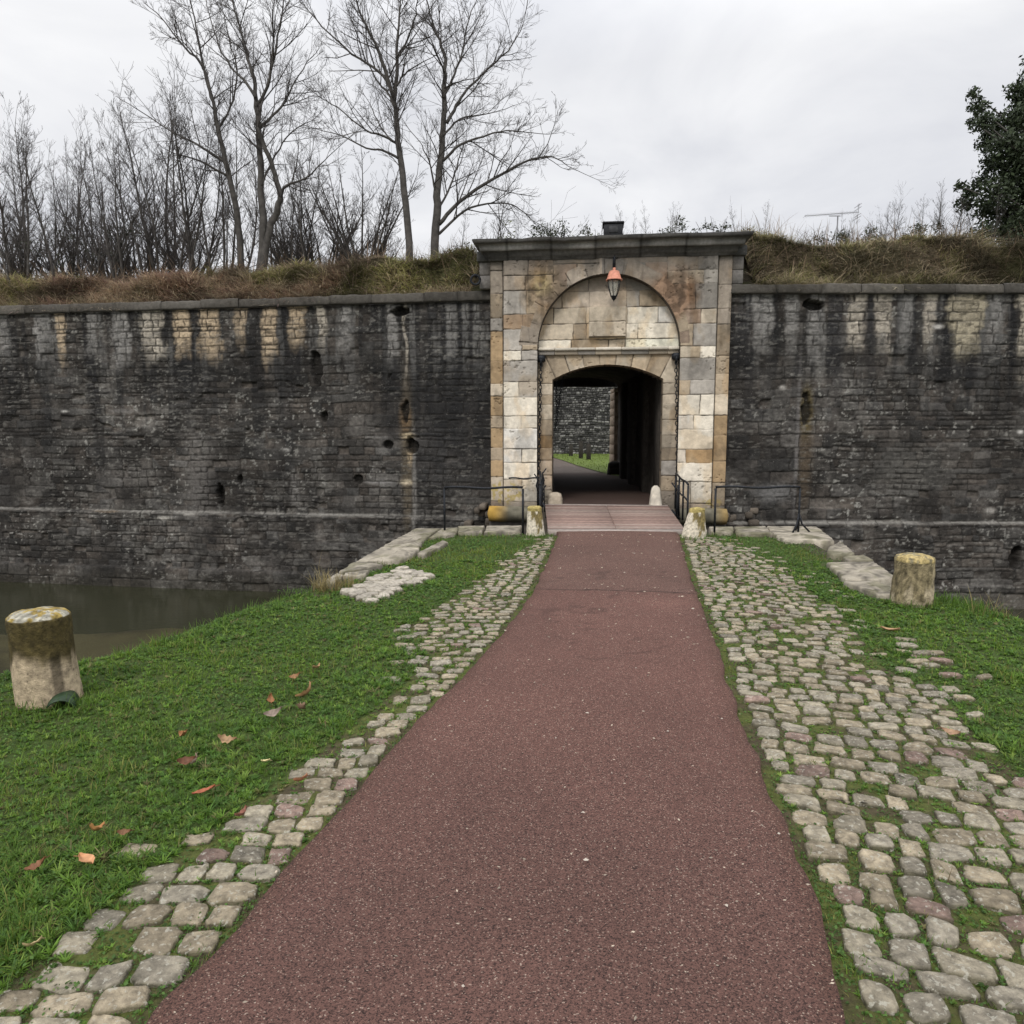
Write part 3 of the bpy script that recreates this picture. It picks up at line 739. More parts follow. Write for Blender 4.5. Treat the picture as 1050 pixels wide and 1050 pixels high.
# guard stones either side of the passage
def boulder(name, label, cat, pos, sx, sy, h, colr, seed, taper=.75, group=None, mat='ashlar', n=18, m=9):
    V = []; cc = []
    for i in range(m + 1):
        t = i / m; rad = (1 - (1 - taper) * t) * (1 if t < .8 else math.sqrt(max(0, 1 - ((t - .8) / .2) ** 2 * .85)))
        for j in range(n):
            a = 2 * math.pi * j / n; e = .7
            ca, sa = math.cos(a), math.sin(a)
            ca = math.copysign(abs(ca) ** e, ca); sa = math.copysign(abs(sa) ** e, sa)
            nb = 1 + .14 * (float(vn(np.array(j * .8 + seed), np.array(t * 4.), seed)) - .5)
            V.append((sx * rad * ca * nb, sy * rad * sa * nb, h * t)); cc.append(np.asarray(colr) * (.7 + .6 * float(vn(np.array(j * 1.1), np.array(t * 7), seed + 3))))
    V.append((0, 0, h * .99)); cc.append(np.asarray(colr))
    q = [(i * n + j, i * n + (j + 1) % n, (i + 1) * n + (j + 1) % n, (i + 1) * n + j) for i in range(m) for j in range(n)]
    t_ = [(m * n + j, m * n + (j + 1) % n, (m + 1) * n) for j in range(n)]
    o = link(name, mesh_np(name, np.array(V), q, t_, np.array(cc), True), M[mat]); o.location = pos; o.rotation_euler = (0, 0, GA)
    return tag(o, label, cat, group)
boulder('guard_stone', 'low broken guard stone at the left jamb of the passage', 'guard stone', GW(-1.14, .10, -.02), .17, .17, .30, LTAN * .7, 5, .9, 'guard stones at the passage mouth')
boulder('guard_stone', 'tall pale rounded guard stone at the right jamb of the passage', 'guard stone', GW(1.10, .10, -.02), .15, .19, .47, CREAM * .75, 8, .62, 'guard stones at the passage mouth')
boulder('guard_stone', 'dark squat stone at the far right corner of the passage', 'guard stone', (3.86, 27.5, 0), .30, .3, .50, C(.05, .045, .04), 12, .8, 'guard stones at the passage mouth', 'rubble')

# lantern on its bracket
lan = empty('wall_lantern', 'small lantern with a faded orange hood hanging in front of the blind arch', 'lantern', GW(.10, -.22, 4.42), GA)
mb = MB(); mb.lathe([(.001, .70), (.028, .69), (.036, .665), (.024, .64), (.085, .625), (.108, .61), (.112, .585), (.118, .58), (.155, .455), (.178, .448), (.178, .43), (.140, .43), (.002, .46)], 20, (.5, .5, .5)); mb.build('lantern_hood', M['lamp_orange'], lan, True)
mb = MB()
for k in range(6):
    a = math.pi / 3 * k + .3; ca, sa = math.cos(a), math.sin(a)
    mb.tube([(.138 * ca, .138 * sa, .43), (.115 * ca, .115 * sa, .25), (.065 * ca, .065 * sa, .10)], .0095, 6)
mb.tube([(.065 * math.cos(t), .065 * math.sin(t), .10) for t in np.linspace(0, 2 * math.pi, 13)], .009, 6)
mb.tube([(.135 * math.cos(t), .135 * math.sin(t), .425) for t in np.linspace(0, 2 * math.pi, 17)], .010, 6)
mb.lathe([(.066, .10), (.04, .04), (.012, .015), (.001, -.02)], 12)
mb.build('lantern_frame', M['iron'], lan)
mb = MB()
for k in range(6):
    a, b_ = math.pi / 3 * k + .3, math.pi / 3 * (k + 1) + .3
    mb.add([(.133 * math.cos(a), .133 * math.sin(a), .42), (.133 * math.cos(b_), .133 * math.sin(b_), .42), (.062 * math.cos(b_), .062 * math.sin(b_), .105), (.062 * math.cos(a), .062 * math.sin(a), .105)], [(0, 1, 2, 3)])
mb.build('lantern_glass', M['glass'], lan)
mb = MB(); mb.lathe([(.001, .40), (.03, .39), (.04, .33), (.03, .27), (.001, .26)], 12, (.6, .58, .5)); mb.build('lamp_bulb', mat_plain('milky bulb', (.5, .48, .42), .3, 0, .05, 5, 0), lan, True)
mb = MB(); mb.tube([(0, .21, .93), (0, .02, .95), (0, -.01, .90), (0, 0, .69)], .012, 6); mb.tube([(0, .21, .78), (0, .08, .87), (0, .03, .94)], .009, 6); mb.tube([(.16, .22, 1.22), (.17, .21, 1.0), (.05, .215, .93)], .008, 5); mb.box(-.03, .03, .195, .225, .74, .97)
mb.build('lantern_bracket', M['iron'], lan)

# drawbridge chains
def link_mesh(mb, p, ax, ln=.105, w=.032, r=.0095):
    P = []
    for t in np.linspace(0, 2 * math.pi, 13):
        P.append((p[0] + ax[0] * w * math.cos(t), p[1] + ax[1] * w * math.cos(t), p[2] + (ln / 2) * math.sin(t)))
    mb.tube(P, r, 5, None, False)
def chain(name, label, x, z1, z0, y0, x_end=None, group='drawbridge chains on the gate'):
    e = empty(name, label, 'chain', GW(x, y0, z1), GA, group); mb = MB()
    n = int((z1 - z0) / .082); xe = 0 if x_end is None else x_end - x
    for k in range(n):
        t = k / n; link_mesh(mb, (xe * t + .006 * math.sin(k * 1.7), -.01 * math.sin(k * .9), -k * .082), (1, 0) if k % 2 else (.2, 1))
    mb.build('chain_links', M['iron'], e)
    mb = MB(); mb.box(-.075, .075, -.03, .17, -.02, .13, None, .02); mb.tube([(-.09, .05, .05), (.09, .05, .05)], .06, 12); mb.tube([(0, -.03, .06), (0, -.05, .0), (0, -.02, -.07), (.0, .05, -.1)], .025, 6)
    mb.build('chain_pulley', M['iron'], e)
    return e
chain('drawbridge_chain', 'black drawbridge chain down the left jamb of the arch', -1.47, 3.20, -.12, .06, -1.53)
chain('drawbridge_chain', 'black drawbridge chain down the right jamb of the arch', 1.47, 3.22, -.22, .04, 1.60)
mb = MB()
for k in range(26):
    t = k / 25; p = np.array(GW(-1.02 - .16 * t, .95 - .1 * t, 2.95 - 1.25 * t)); link_mesh(mb, p, (1, 0) if k % 2 else (0, 1), .075, .024, .009)
for k in range(16):
    t = k / 15; p = np.array(GW(-1.17 + .02 * t, .9, 2.85 - .75 * t)); link_mesh(mb, p, (1, 0) if k % 2 else (0, 1), .075, .022, .008)
o = mb.build('slack_chain', M['iron']); tag(o, 'dark chain hanging slack inside the left of the passage', 'chain')
mb = MB(); P = [(.1 * math.cos(t), 0, .1 * math.sin(t)) for t in np.linspace(0, 2 * math.pi, 20)]; mb.tube(P, .026, 8); mb.tube([(0, .2, .1), (0, -.03, .1)], .03, 8)
o = mb.build('iron_ring', M['iron'], None, True); o.location = GW(-2.93, .06, 4.98); tag(o, 'thick iron ring on the wall top beside the left end of the cornice', 'ring')

# ------------------------------------------------------------------ outlines on the ground
def curve(pts, z=0):
    P = np.array(sorted([gnd(*p) for p in pts], key=lambda q: q[1])); return P
pL = curve([(572, 548), (562, 572), (548, 605), (520, 645), (480, 690), (430, 735), (380, 795), (330, 850), (240, 955), (150, 1050)])
pR = curve([(697, 548), (705, 580), (720, 620), (740, 680), (762, 738), (785, 800), (808, 850), (832, 900), (848, 960), (872, 1050)])
def pl_(y): y = np.asarray(y, float); return np.where(y < 1.92, -1.05 - .10 * (1.92 - y), np.interp(y, pL[:, 1], pL[:, 0])) + .022 * (fbm(y * 4, y * 0 + 1, 501, 3) - .5) * 2
def pr_(y): y = np.asarray(y, float); return np.where(y < 1.92, .97 - .03 * (1.92 - y), np.interp(y, pR[:, 1], pR[:, 0])) + .03 * (fbm(y * 3.3, y * 0 + 2, 502, 4) - .5) * 2
cRo = curve([(735, 550), (800, 580), (860, 625), (905, 680), (975, 715), (1010, 760), (1085, 820), (1150, 885)])
cLo = curve([(548, 553), (480, 600), (415, 640), (440, 668), (420, 692), (385, 720), (320, 770), (255, 815), (132, 903), (12, 998)])
def co_r(y): return np.interp(y, cRo[:, 1], cRo[:, 0])
def co_l(y): return np.interp(y, cLo[:, 1], cLo[:, 0])
EL = np.array([(-60, -8), (-11, -2), (-7, 1), (-4.7, 3.6), (-3.62, 4.97), (-3.13, 5.37), (-2.92, 5.68), (-2.72, 6.11), (-2.5, 6.85), (-2.2, 7.7), (-1.71, 10.14), (-1.22, 12.11)])
ER = np.array([(60, -8), (13, -2), (9, 1), (6.3, 4.2), (5.1, 5.4), (4.6, 6.26), (4.52, 6.9), (4.35, 7.4), (4.12, 7.8), (4.41, 9.74), (4.72, 12.0)])
def el(y): return np.interp(y, EL[:, 1], EL[:, 0])
def er_(y): return np.interp(y, ER[:, 1], ER[:, 0])
YF = 12.02
def ground_z(x, y):
    x = np.asarray(x, float); y = np.asarray(y, float)
    inset = .16 * sst(7.75, 7.95, y)
    d = np.maximum(np.maximum(el(y) + inset - x, x - er_(y) + inset), y - (YF - .2))
    steep = sst(7.55, 7.95, y)
    k = .52 + 14 * steep
    lump = .05 * (fbm(x * .9, y * .9, 510, 3) - .5) + .015 * (fbm(x * 5, y * 5, 511, 3) - .5)
    inside = np.clip(-d / .8, 0, 1)
    onpath = (x > pl_(y) - .1) & (x < pr_(y) + .1)
    crown = .02
    z = np.where(d > 0, -k * d * np.clip(d / (.35 + 0 * d) + .25, 0, 1), 0) + lump * .6 * (1 - .8 * onpath) * (1 - steep * (d > 0)) - .035
    # left verge dips a little towards its crest
    z = z - .05 * sst(.0, 1.0, np.clip(pl_(y) - .6 - x, 0, 1)) * 0
    z = np.maximum(z, -3.0)
    mud = (x < -4.2) * sst(0, 1.2, 14.2 + 2.0 * fbm(x * .5, y * .3, 512) - y) * sst(0, 1.5, -4.2 - x)
    z = np.maximum(z, -3.0 + mud * (.742 + .09 * (fbm(x * 1.5, y * 1.5, 513) - .5)))
    return z

# terrain sheet
gx = np.concatenate([np.arange(-60, -12, 2), np.arange(-12, -4.6, .2), np.arange(-4.6, 5.4, .05), np.arange(5.4, 12, .2), np.arange(12, 61, 2)])
gy = np.concatenate([np.arange(-60, -4, 2), np.arange(-4, 1.4, .2), np.arange(1.4, 12.5, .05), np.arange(12.5, 20.2, .2)])
X, Y = np.meshgrid(gx, gy); Zg = ground_z(X, Y)
grn = C(.050, .078, .016); soil = C(.085, .068, .038); moss = C(.090, .105, .026); mudc = C(.052, .046, .020)
n1 = fbm(X * 1.2, Y * 1.2, 520, 5); n2 = fbm(X * 9, Y * 9, 521, 4)
c = mixc(np.zeros(X.shape + (3,)) + grn, soil, .35 * sst(.55, .7, n2))
cob = ((X > pl_(Y) - .1) & (X < pr_(Y) + .1)) | ((X > co_l(Y)) & (X <= pl_(Y))) | ((X < co_r(Y)) & (X >= pr_(Y)))
c = np.where(cob[..., None], mixc(np.zeros(X.shape + (3,)) + soil * .9, moss, sst(.35, .6, n2)), c)
c = mixc(c, mudc, sst(-1.2, -1.9, Zg)); c = mixc(c, mudc * .55, sst(.45, .7, n1) * (Zg < -1.9))
link('ground', mesh_np('ground', np.stack([X, Y, Zg], -1).reshape(-1, 3), grid_quads(len(gx), len(gy)), None, c.reshape(-1, 3), True), M['soil']).update_tag()
tag(bpy.data.objects['ground'], kind='structure')
# moat
gx = np.linspace(-60, 60, 40); gy = np.linspace(-60, 20, 30); X, Y = np.meshgrid(gx, gy)
tag(link('water', mesh_np('water', np.stack([X, Y, 0 * X - 2.30], -1).reshape(-1, 3), grid_quads(40, 30)), M['water']), kind='structure')

# path
ys = np.arange(-6, 12.3, .04); nw = 36; u = np.concatenate([[0, .004], np.linspace(.02, .98, 32), [.996, 1]])
Y = np.minimum(ys[:, None] - .32 * u[None], 11.99); XL = pl_(Y); XR = pr_(Y); X = XL + (XR - XL) * u[None]
Zp = .012 + .012 * np.sin(u * math.pi)[None] + .018 * (fbm(X * .8, Y * .8, 530) - .5)
Zp[:, 0] = -.06; Zp[:, -1] = -.06; Zp[:, 1] -= .004; Zp[:, -2] -= .004
g = .92 + .16 * fbm(X * .5, Y * .5, 531)
seam = np.abs(Y - (7.62 - .12 * (X - .24))) < .022
pc = np.stack([g, g, g], -1) * np.where(seam, .45, 1)[..., None]
far = sst(7.55, 7.7, Y + .12 * (X - .24)); pc = mixc(pc, pc * C(.98, 1.07, 1.07), far)
pal = stain_gauss(X, Y, 1.45, 7.0, .35, .3) ; pc = pc * (1 + .28 * pal)[..., None]
wear = sst(.5, .66, fbm(X * 1.1, Y * .7, 534, 4)); pc = pc * (1 - .07 * wear)[..., None]; pc = mixc(pc, pc * C(.80, .84, .85), sst(4.6, 1.9, Y)); crk = (np.abs(fbm(X * 1.3, Y * .9, 535, 4) - .5) < .006) & (fbm(X * .7, Y * .6, 536) > .5); pc = np.where(crk[..., None], pc * .72, pc); edge = np.minimum(u, 1 - u)[None] * 2.0; pc = mixc(pc, C(.62, .62, .55), .5 * (1 - sst(.02, .14, edge + .08 * (fbm(X * 6, Y * 6, 533) - .5))))
tag(link('path', mesh_np('path', np.stack([X, Y, Zp], -1).reshape(-1, 3), grid_quads(nw, len(ys)), None, pc.reshape(-1, 3), True), M['path']), kind='structure')

# ------------------------------------------------------------------ cobbled verges
RES = .015; OX, OY = -4.0, -1.0
OCC = np.zeros((int(14 / RES), int(11 / RES)), bool)     # [y, x] where stone shows
def occ_mark(P):
    P = np.asarray(P)[:, :2]; c0 = P.mean(0); a = P - c0
    x0, y0 = P.min(0); x1, y1 = P.max(0)
    ix = np.arange(int((x0 - OX) / RES), int((x1 - OX) / RES) + 1); iy = np.arange(int((y0 - OY) / RES), int((y1 - OY) / RES) + 1)
    ix = ix[(ix >= 0) & (ix < OCC.shape[1])]; iy = iy[(iy >= 0) & (iy < OCC.shape[0])]
    if len(ix) == 0 or len(iy) == 0: return
    gx_, gy_ = np.meshgrid(OX + ix * RES, OY + iy * RES)
    ins = np.ones(gx_.shape, bool); n = len(P)
    for k in range(n):
        p, q = P[k], P[(k + 1) % n]
        ins &= (q[0] - p[0]) * (gy_ - p[1]) - (q[1] - p[1]) * (gx_ - p[0]) >= 0
    OCC[np.ix_(iy, ix)] |= ins
def occ(x, y):
    ix = ((x - OX) / RES).astype(int); iy = ((y - OY) / RES).astype(int)
    ok = (ix >= 0) & (ix < OCC.shape[1]) & (iy >= 0) & (iy < OCC.shape[0])
    r = np.zeros(len(x), bool); r[ok] = OCC[iy[ok], ix[ok]]; return r

def cobble(mb, x, y, w, l, ang, h, colr, r):
    n = 16; e = r.uniform(.26, .56); sk = r.uniform(-.22, .22); tx, ty = r.uniform(-.07, .07), r.uniform(-.07, .07); tap = r.uniform(-.22, .22)
    ca, sa = math.cos(ang), math.sin(ang); out = []
    for k in range(n):
        t = 2 * math.pi * (k + .5) / n; c0, s0 = math.cos(t), math.sin(t)
        px_ = math.copysign(abs(c0) ** e, c0) * w / 2 * (1 + r.uniform(-.12, .11)); py_ = math.copysign(abs(s0) ** e, s0) * l / 2 * (1 + r.uniform(-.14, .12)) * (1 + tap * math.copysign(1, c0) * abs(c0) ** e) + sk * px_
        out.append((px_, py_))
    z0 = float(ground_z(np.array(x), np.array(y)))
    V = []; cc = []; colr = np.asarray(colr); dirt = C(.070, .066, .034); rings = ((1.03, -.05), (1.0, h * .55), (.93, h * .88), (.80, h * 1.0), (.60, h * 1.01), (.30, h * 1.03))
    for i, (s, zz) in enumerate(rings):
        for k, (a, b_) in enumerate(out):
            nz = r.uniform(-.0035, .0035) if i > 1 else 0
            a2, b2 = a * s, b_ * s
            V.append((x + a2 * ca - b2 * sa, y + a2 * sa + b2 * ca, z0 + zz + nz + tx * a2 + ty * b2))
            m = (1, .75, .25, .08, 0, 0)[i] * r.uniform(.5, 1.2); m = min(1, m)
            cc.append((colr * (1 - m) + dirt * m) * r.uniform(.82, 1.16))
    V.append((x, y, z0 + h * 1.02)); cc.append(colr); nr = len(rings)
    q = [(i * n + k, i * n + (k + 1) % n, (i + 1) * n + (k + 1) % n, (i + 1) * n + k) for i in range(nr - 1) for k in range(n)]
    t_ = [((nr - 1) * n + k, (nr - 1) * n + (k + 1) % n, nr * n) for k in range(n)]
    mb.add(V, q, t_, colr); mb.c[-len(cc):] = [tuple(c_) for c_ in cc]; occ_mark([V[n * 2 + k] for k in range(n)])

def stone_col(r):
    k = r.random(); g = r.uniform(.58, 1.02)
    if k < .06: b_ = C(.27, .19, .155)
    elif k < .5: b_ = C(.345, .29, .205)
    elif k < .8: b_ = C(.335, .295, .22)
    else: b_ = C(.29, .258, .20)
    return b_ * g
edir = np.array([.984, -.179])
def verge(side, name):
    mb = MB(); r = random.Random(33 + side)
    y = .75
    while y < 12.1:
        rowh = r.uniform(.100, .138) * (1.06 if y < 4 else 1); xe = float(pr_(y) if side > 0 else pl_(y)); s = .035 + r.uniform(0, .03)
        while True:
            w = r.uniform(.10, .19)
            cx_ = xe + side * (s + w / 2) ; cy_ = y - (.30 if side > 0 else -.06) * (s + w / 2) + .02 * math.sin(s * 5 + y) + r.uniform(-.012, .012)
            lim = float(co_r(cy_) if side > 0 else co_l(cy_)); over = (cx_ - lim) * side
            if side > 0: lim_n = .35 * (float(vn(np.array(cy_ * 1.1), np.array(3.), 540)) - .5)
            else: lim_n = .18 * (float(vn(np.array(cy_ * 1.1), np.array(5.), 541)) - .5)
            if over > .4 or s > 3: break
            keep = .97 if over < -.12 + lim_n else (.75 if over < lim_n else ((.25 if side > 0 else .08) if over < .2 + lim_n else (.07 if side > 0 else .0)))
            if s > .25 and float(fbm(np.array(cx_ * 1.7), np.array(cy_ * 1.2), 543)) > .62: keep *= .72
            if r.random() < keep and cy_ < 11.95 and cy_ > .4 and not (3.25 < cx_ and cy_ > 11.4):
                sink = .0 if over < -.3 else -.012
                fs = float(sst(3.8, 7.5, np.array(cy_))) * (.016 if side > 0 else .026)
                cobble(mb, cx_, cy_, w - .016 - fs * .7, rowh - .015 - fs + r.uniform(-.010, .008), (-.29 if side > 0 else .06) + r.uniform(-.10, .10), r.uniform(.010, .024) + sink * .5, stone_col(r), r)
            s += w
        y += rowh
    o = mb.build(name, M['cobble'], None, True); tag(o, kind='structure'); return o
verge(1, 'cobbled_verge'); verge(-1, 'cobbled_verge')
# strays in the right lawn
mb = MB(); r = random.Random(5)
for (px, py) in [(930, 660), (945, 668), (958, 668), (965, 675), (975, 690), (1010, 692), (955, 680), (942, 676), (1000, 730), (975, 738), (988, 712)]:
    x, y = gnd(px, py); cobble(mb, x, y, r.uniform(.1, .17), r.uniform(.06, .1), r.uniform(-.4, .2), .03, stone_col(r), r)
tag(mb.build('paving_stones', M['cobble'], None, True), kind='structure')

# ------------------------------------------------------------------ causeway head: masonry and cap slabs
abut = empty('causeway_abutment', 'dark stone head of the causeway capped with worn pale slabs', 'retaining wall', (0, 0, 0))
mb = MB(); oc = C(.075, .068, .040)
def wall_seg(a, b_, th, z0, z1):
    a = np.array(a); b_ = np.array(b_); d = (b_ - a) / np.linalg.norm(b_ - a); nrm = np.array([d[1], -d[0]]) * th
    P = [a, b_, b_ + nrm, a + nrm]
    V = [(p[0], p[1], z) for z in (z0, z1) for p in P]
    mb.add(V, [(3, 2, 1, 0), (4, 5, 6, 7), (0, 1, 5, 4), (1, 2, 6, 5), (2, 3, 7, 6), (3, 0, 4, 7)], (), oc)
wall_seg((-2.22, 7.55), (-1.22, 12.08), .26, -2.9, -.035)
wall_seg((-1.22, 12.08), (4.74, 12.0), .26, -2.9, -.041)
wall_seg((4.74, 12.0), (4.10, 7.6), .26, -2.9, -.035)
mb.build('abutment_wall', M['rubble'], abut)
def slab(pix, top=.03, th=.16, colr=None, nb=.012, label=None):
    r = random.Random(int(sum(p[0] * 3 + p[1] for p in pix)))
    P = [np.array(gnd(*p)) for p in pix]
    ar = sum(P[i][0] * P[(i + 1) % len(P)][1] - P[(i + 1) % len(P)][0] * P[i][1] for i in range(len(P)))
    if ar < 0: P = P[::-1]
    out = []
    for i in range(len(P)):
        a, b_ = P[i], P[(i + 1) % len(P)]; n = max(1, int(np.linalg.norm(b_ - a) / .07))
        for k in range(n):
            q_ = a + (b_ - a) * k / n; out.append(q_ + np.array([r.uniform(-nb, nb), r.uniform(-nb, nb)]))
    out = np.array(out); c0 = out.mean(0); n = len(out); V = []; cc = []
    bc = np.asarray(colr if colr is not None else C(.33, .295, .235)) * r.uniform(.85, 1.12)
    for (s, z) in ((1, top - th), (1, top - .02), (.965, top), (.8, top + .002), (.6, top), (.4, top + .003), (.2, top)):
        for p in out:
            q_ = c0 + (p - c0) * s; zz = z + (.016 * (float(fbm(np.array(q_[0] * 4), np.array(q_[1] * 4), 551)) - .5) if z > top - .1 else 0)
            V.append((q_[0], q_[1], zz)); g = float(fbm(np.array(q_[0] * 6), np.array(q_[1] * 6), 552)); g2 = float(fbm(np.array(q_[0] * 3), np.array(q_[1] * 3), 553))
            cv = bc * (.35 + 1.1 * g) * (.5 if float(fbm(np.array(q_[0] * 14), np.array(q_[1] * 14), 554)) > .62 else 1)
            if g2 > .58: cv = cv * .55 + C(.04, .04, .015)
            cc.append(cv)
    V.append((c0[0], c0[1], top)); cc.append(bc)
    q = [(i * n + k, i * n + (k + 1) % n, (i + 1) * n + (k + 1) % n, (i + 1) * n + k) for i in range(6) for k in range(n)]
    t_ = [(6 * n + k, 6 * n + (k + 1) % n, 7 * n) for k in range(n)]
    o = link('coping_slab', mesh_np('coping_slab', np.array(V), q, t_, np.array(cc)), M['weathered'], abut)
    occ_mark(out)
    if label: o['label'] = label
    return o
SL = [[(427, 543), (452, 543), (437, 553), (423, 557), (394, 561)], [(392, 562.5), (422, 558), (436, 554), (425, 570), (408, 577), (372, 577), (364, 578)], [(453, 543), (470, 542.5), (468, 548), (441, 553)],
      [(362, 579), (372, 578.5), (392, 581), (370, 586), (347, 589)], [(345, 590), (352, 592), (340, 603), (327, 602)], [(353, 590), (378, 587), (374, 592), (352, 593)],
      [(470, 541), (497, 540.5), (494, 547), (470, 548)], [(499, 540.5), (535, 540.5), (533, 546), (497, 547)], [(428, 569), (455, 555), (459, 558), (434, 572)],
      [(727, 541.5), (752, 541.5), (752, 547), (729, 547)], [(753, 541.5), (785, 541), (792, 549), (755, 548)], [(786, 541), (838, 541.5), (856, 556), (806, 555), (794, 550)],
      [(849, 564), (862, 556), (877, 570), (862, 572), (848, 570)], [(864, 573), (885, 571), (896, 576), (870, 577)], [(848, 579), (896, 577.5), (919, 594), (897, 597), (866, 597)], [(866, 599), (897, 598), (918, 606), (928, 614), (900, 612)]]
for s_ in SL: slab(s_)
# strip of set rubble beside the left slabs
mb = MB(); r = random.Random(17)
for i in range(11):
    for j in range(4):
        a, b_ = i / 10.5, j / 3.4
        px = (359 + (415 - 359) * a) + (30 + 4 * a) * b_ * .8; py = (606 + (581 - 606) * a) + (9) * b_
        x, y = gnd(px, py); 
        if r.random() < .9: cobble(mb, x, y, r.uniform(.13, .22), r.uniform(.12, .2), .35 + r.uniform(-.2, .2), r.uniform(.03, .06), C(.40, .36, .30) * r.uniform(.7, 1.15), r)
tag(mb.build('paving_stones', M['cobble'], None, True), kind='structure')

# ------------------------------------------------------------------ bridge
br = empty('footbridge', 'flat plank bridge of reddish boards between causeway and gate', 'bridge', (1.7, 12.0, 0))
bl0, br0 = np.array([.60, 12.0]), np.array([2.88, 11.98]); bl1, br1 = np.array(GW(-1.36, .02, 0)[:2]), np.array(GW(1.36, .02, 0)[:2])
mb = MB(); nb_ = 27
def quad_slab(mb, A, B, D, E_, z0, z1, col):
    P = [A, B, D, E_]; V = [(p[0] - 1.7, p[1] - 12.0, z) for z in (z0, z1) for p in P]
    mb.add(V, [(3, 2, 1, 0), (4, 5, 6, 7), (0, 1, 5, 4), (1, 2, 6, 5), (2, 3, 7, 6), (3, 0, 4, 7)], (), col)
for k in range(nb_):
    t0, t1 = (k + .02) / nb_, (k + .985) / nb_; t0 = .06 + t0 * .90; t1 = .06 + t1 * .90
    g = rnd.uniform(.8, 1.15); c_ = C(.27, .185, .155) * g if rnd.random() < .7 else C(.31, .24, .205) * g
    for h in range(2):
        u0, u1 = (0, .497) if h == 0 else (.503, 1)
        A = lambda t, u: (bl0 + (bl1 - bl0) * t) * (1 - u) + (br0 + (br1 - br0) * t) * u
        quad_slab(mb, A(t0, u0), A(t0, u1), A(t1, u1), A(t1, u0), -.06, .018 + rnd.uniform(-.003, .003), c_ * rnd.uniform(.93, 1.07))
mb.build('deck_boards', M['soil'].copy() if False else mat_vc('worn deck boards', .8, .3, 12, .4, 40, .004), br)
mb = MB()
quad_slab(mb, bl0 + (0, .0), br0 + (0, .0), br0 + (0, .26), bl0 + (0, .26), -.08, .024, C(.34, .29, .26))
mb.build('near_sill', M['weathered'], br)
mb = MB(); A = lambda t, u: (bl0 + (bl1 - bl0) * t) * (1 - u) + (br0 + (br1 - br0) * t) * u
quad_slab(mb, A(.962, 0), A(.962, 1), A(1, 1), A(1, 0), -.08, .026, C(.33, .28, .25)); mb.build('far_sill', M['weathered'], br)
mb = MB()
for u0, u1 in ((.02, .10), (.32, .40), (.60, .68), (.90, .98)): quad_slab(mb, A(0, u0), A(0, u1), A(1, u1), A(1, u0), -.34, -.065, C(.05, .05, .05))
mb.build('deck_beam', M['iron'], br)
# pavement through the passage and court beyond
def poly(name, P, z, mat, col, kind='structure', n=1):
    V = [(p[0], p[1], z) for p in P]; T = [tuple(t) for t in tessellate_polygon([[Vector((p[0], p[1], 0)) for p in P]])]
    def up(t):
        a, b_, c_ = (V[i] for i in t); return (b_[0] - a[0]) * (c_[1] - a[1]) - (b_[1] - a[1]) * (c_[0] - a[0]) > 0
    T = [t if up(t) else t[::-1] for t in T]
    o = link(name, mesh_np(name, V, None, T, np.tile(col, (len(V), 1))), mat); tag(o, kind=kind); return o
cy = np.concatenate([np.arange(16.15, 28, .5), np.arange(28, 60, 1.0)])
poly('passage_floor', [GW(-1.4, .03, 0)[:2], GW(1.4, .03, 0)[:2], (4.2, 28.4), (1.0, 28.4)], .008, M['path'], (.62, .78, .80))
poly('courtyard_road', [(-90, 28.3), (90, 28.3), (90, 90), (-90, 90)], -.008, M['path'], (.75, 1.15, 1.2))
gb = [gnd(634, 489), gnd(622, 486.2), gnd(608, 482.2), gnd(592, 477.5), gnd(578, 472.5), gnd(565, 468.5), gnd(540, 463.5), (-30, 46.5)]
gpoly = [(60, 29.0)] + [] ; gp = [(30, 28.6), (4.6, 28.6)] + gb + [(-30, 52), (30, 52)]
poly('courtyard_grass', gp[::-1], .02, M['soil'], (.11, .15, .035))
# inner face of the rampart, court wall
ri = empty('rampart_rear_wall', 'rear retaining wall of the rampart with pale quoins at the passage mouth', 'wall', (0, 28.1, 0))
mb = MB(); k0, k1 = TW(-1, 28.0), TW(1, 28.0)
mb.box(-45, k0 - .02, -.05, .3, -.5, 5.7, C(.07, .065, .06)); mb.box(k1 + .02, 45, -.05, .3, -.5, 5.7, C(.07, .065, .06)); mb.box(k0 - .03, k1 + .03, -.045, .29, 3.3, 5.7, C(.07, .065, .06))
mb.build('wall_face', M['rubble'], ri)
mb = MB(); z = .35
while z < 3.25:
    h = rnd.uniform(.28, .4); g = rnd.uniform(.8, 1.1)
    mb.box(k1 - .12, k1 + .3, .02, 1.3, z, min(z + h - .01, 3.25), C(.48, .38, .28) * g, .012); z += h
mb.build('quoin_stack', M['ashlar'], ri)
cw = empty('courtyard_wall', 'grey rubble wall across the court seen through the passage', 'wall', (0, 50, 0))
xs = np.concatenate([np.arange(-40, -2, .3), np.arange(-2, 12, .04), np.arange(12, 60, .3)]); zs = np.arange(-.3, 7.5, .04); X, Z = np.meshgrid(xs, zs)
jm, r1, r2, d = rubble(X, Z, .09, .2, .13, .36, 611, warp=.12, joint=.035)
b_ = .045 + .24 * r1 ** 1.9; col = np.stack([b_ * 1.03, b_, b_ * .95], -1); col = mixc(col, C(.02, .02, .02), jm * .9)
sheet('wall_face', X, Z, .05 * jm + .06 * (r2 - .5), col, M['rubble'], cw)
mb = MB(); mb.box(-40, 60, -.1, .6, 7.4, 7.6, C(.1, .095, .09), .02); mb.build('wall_coping', M['weathered'], cw)
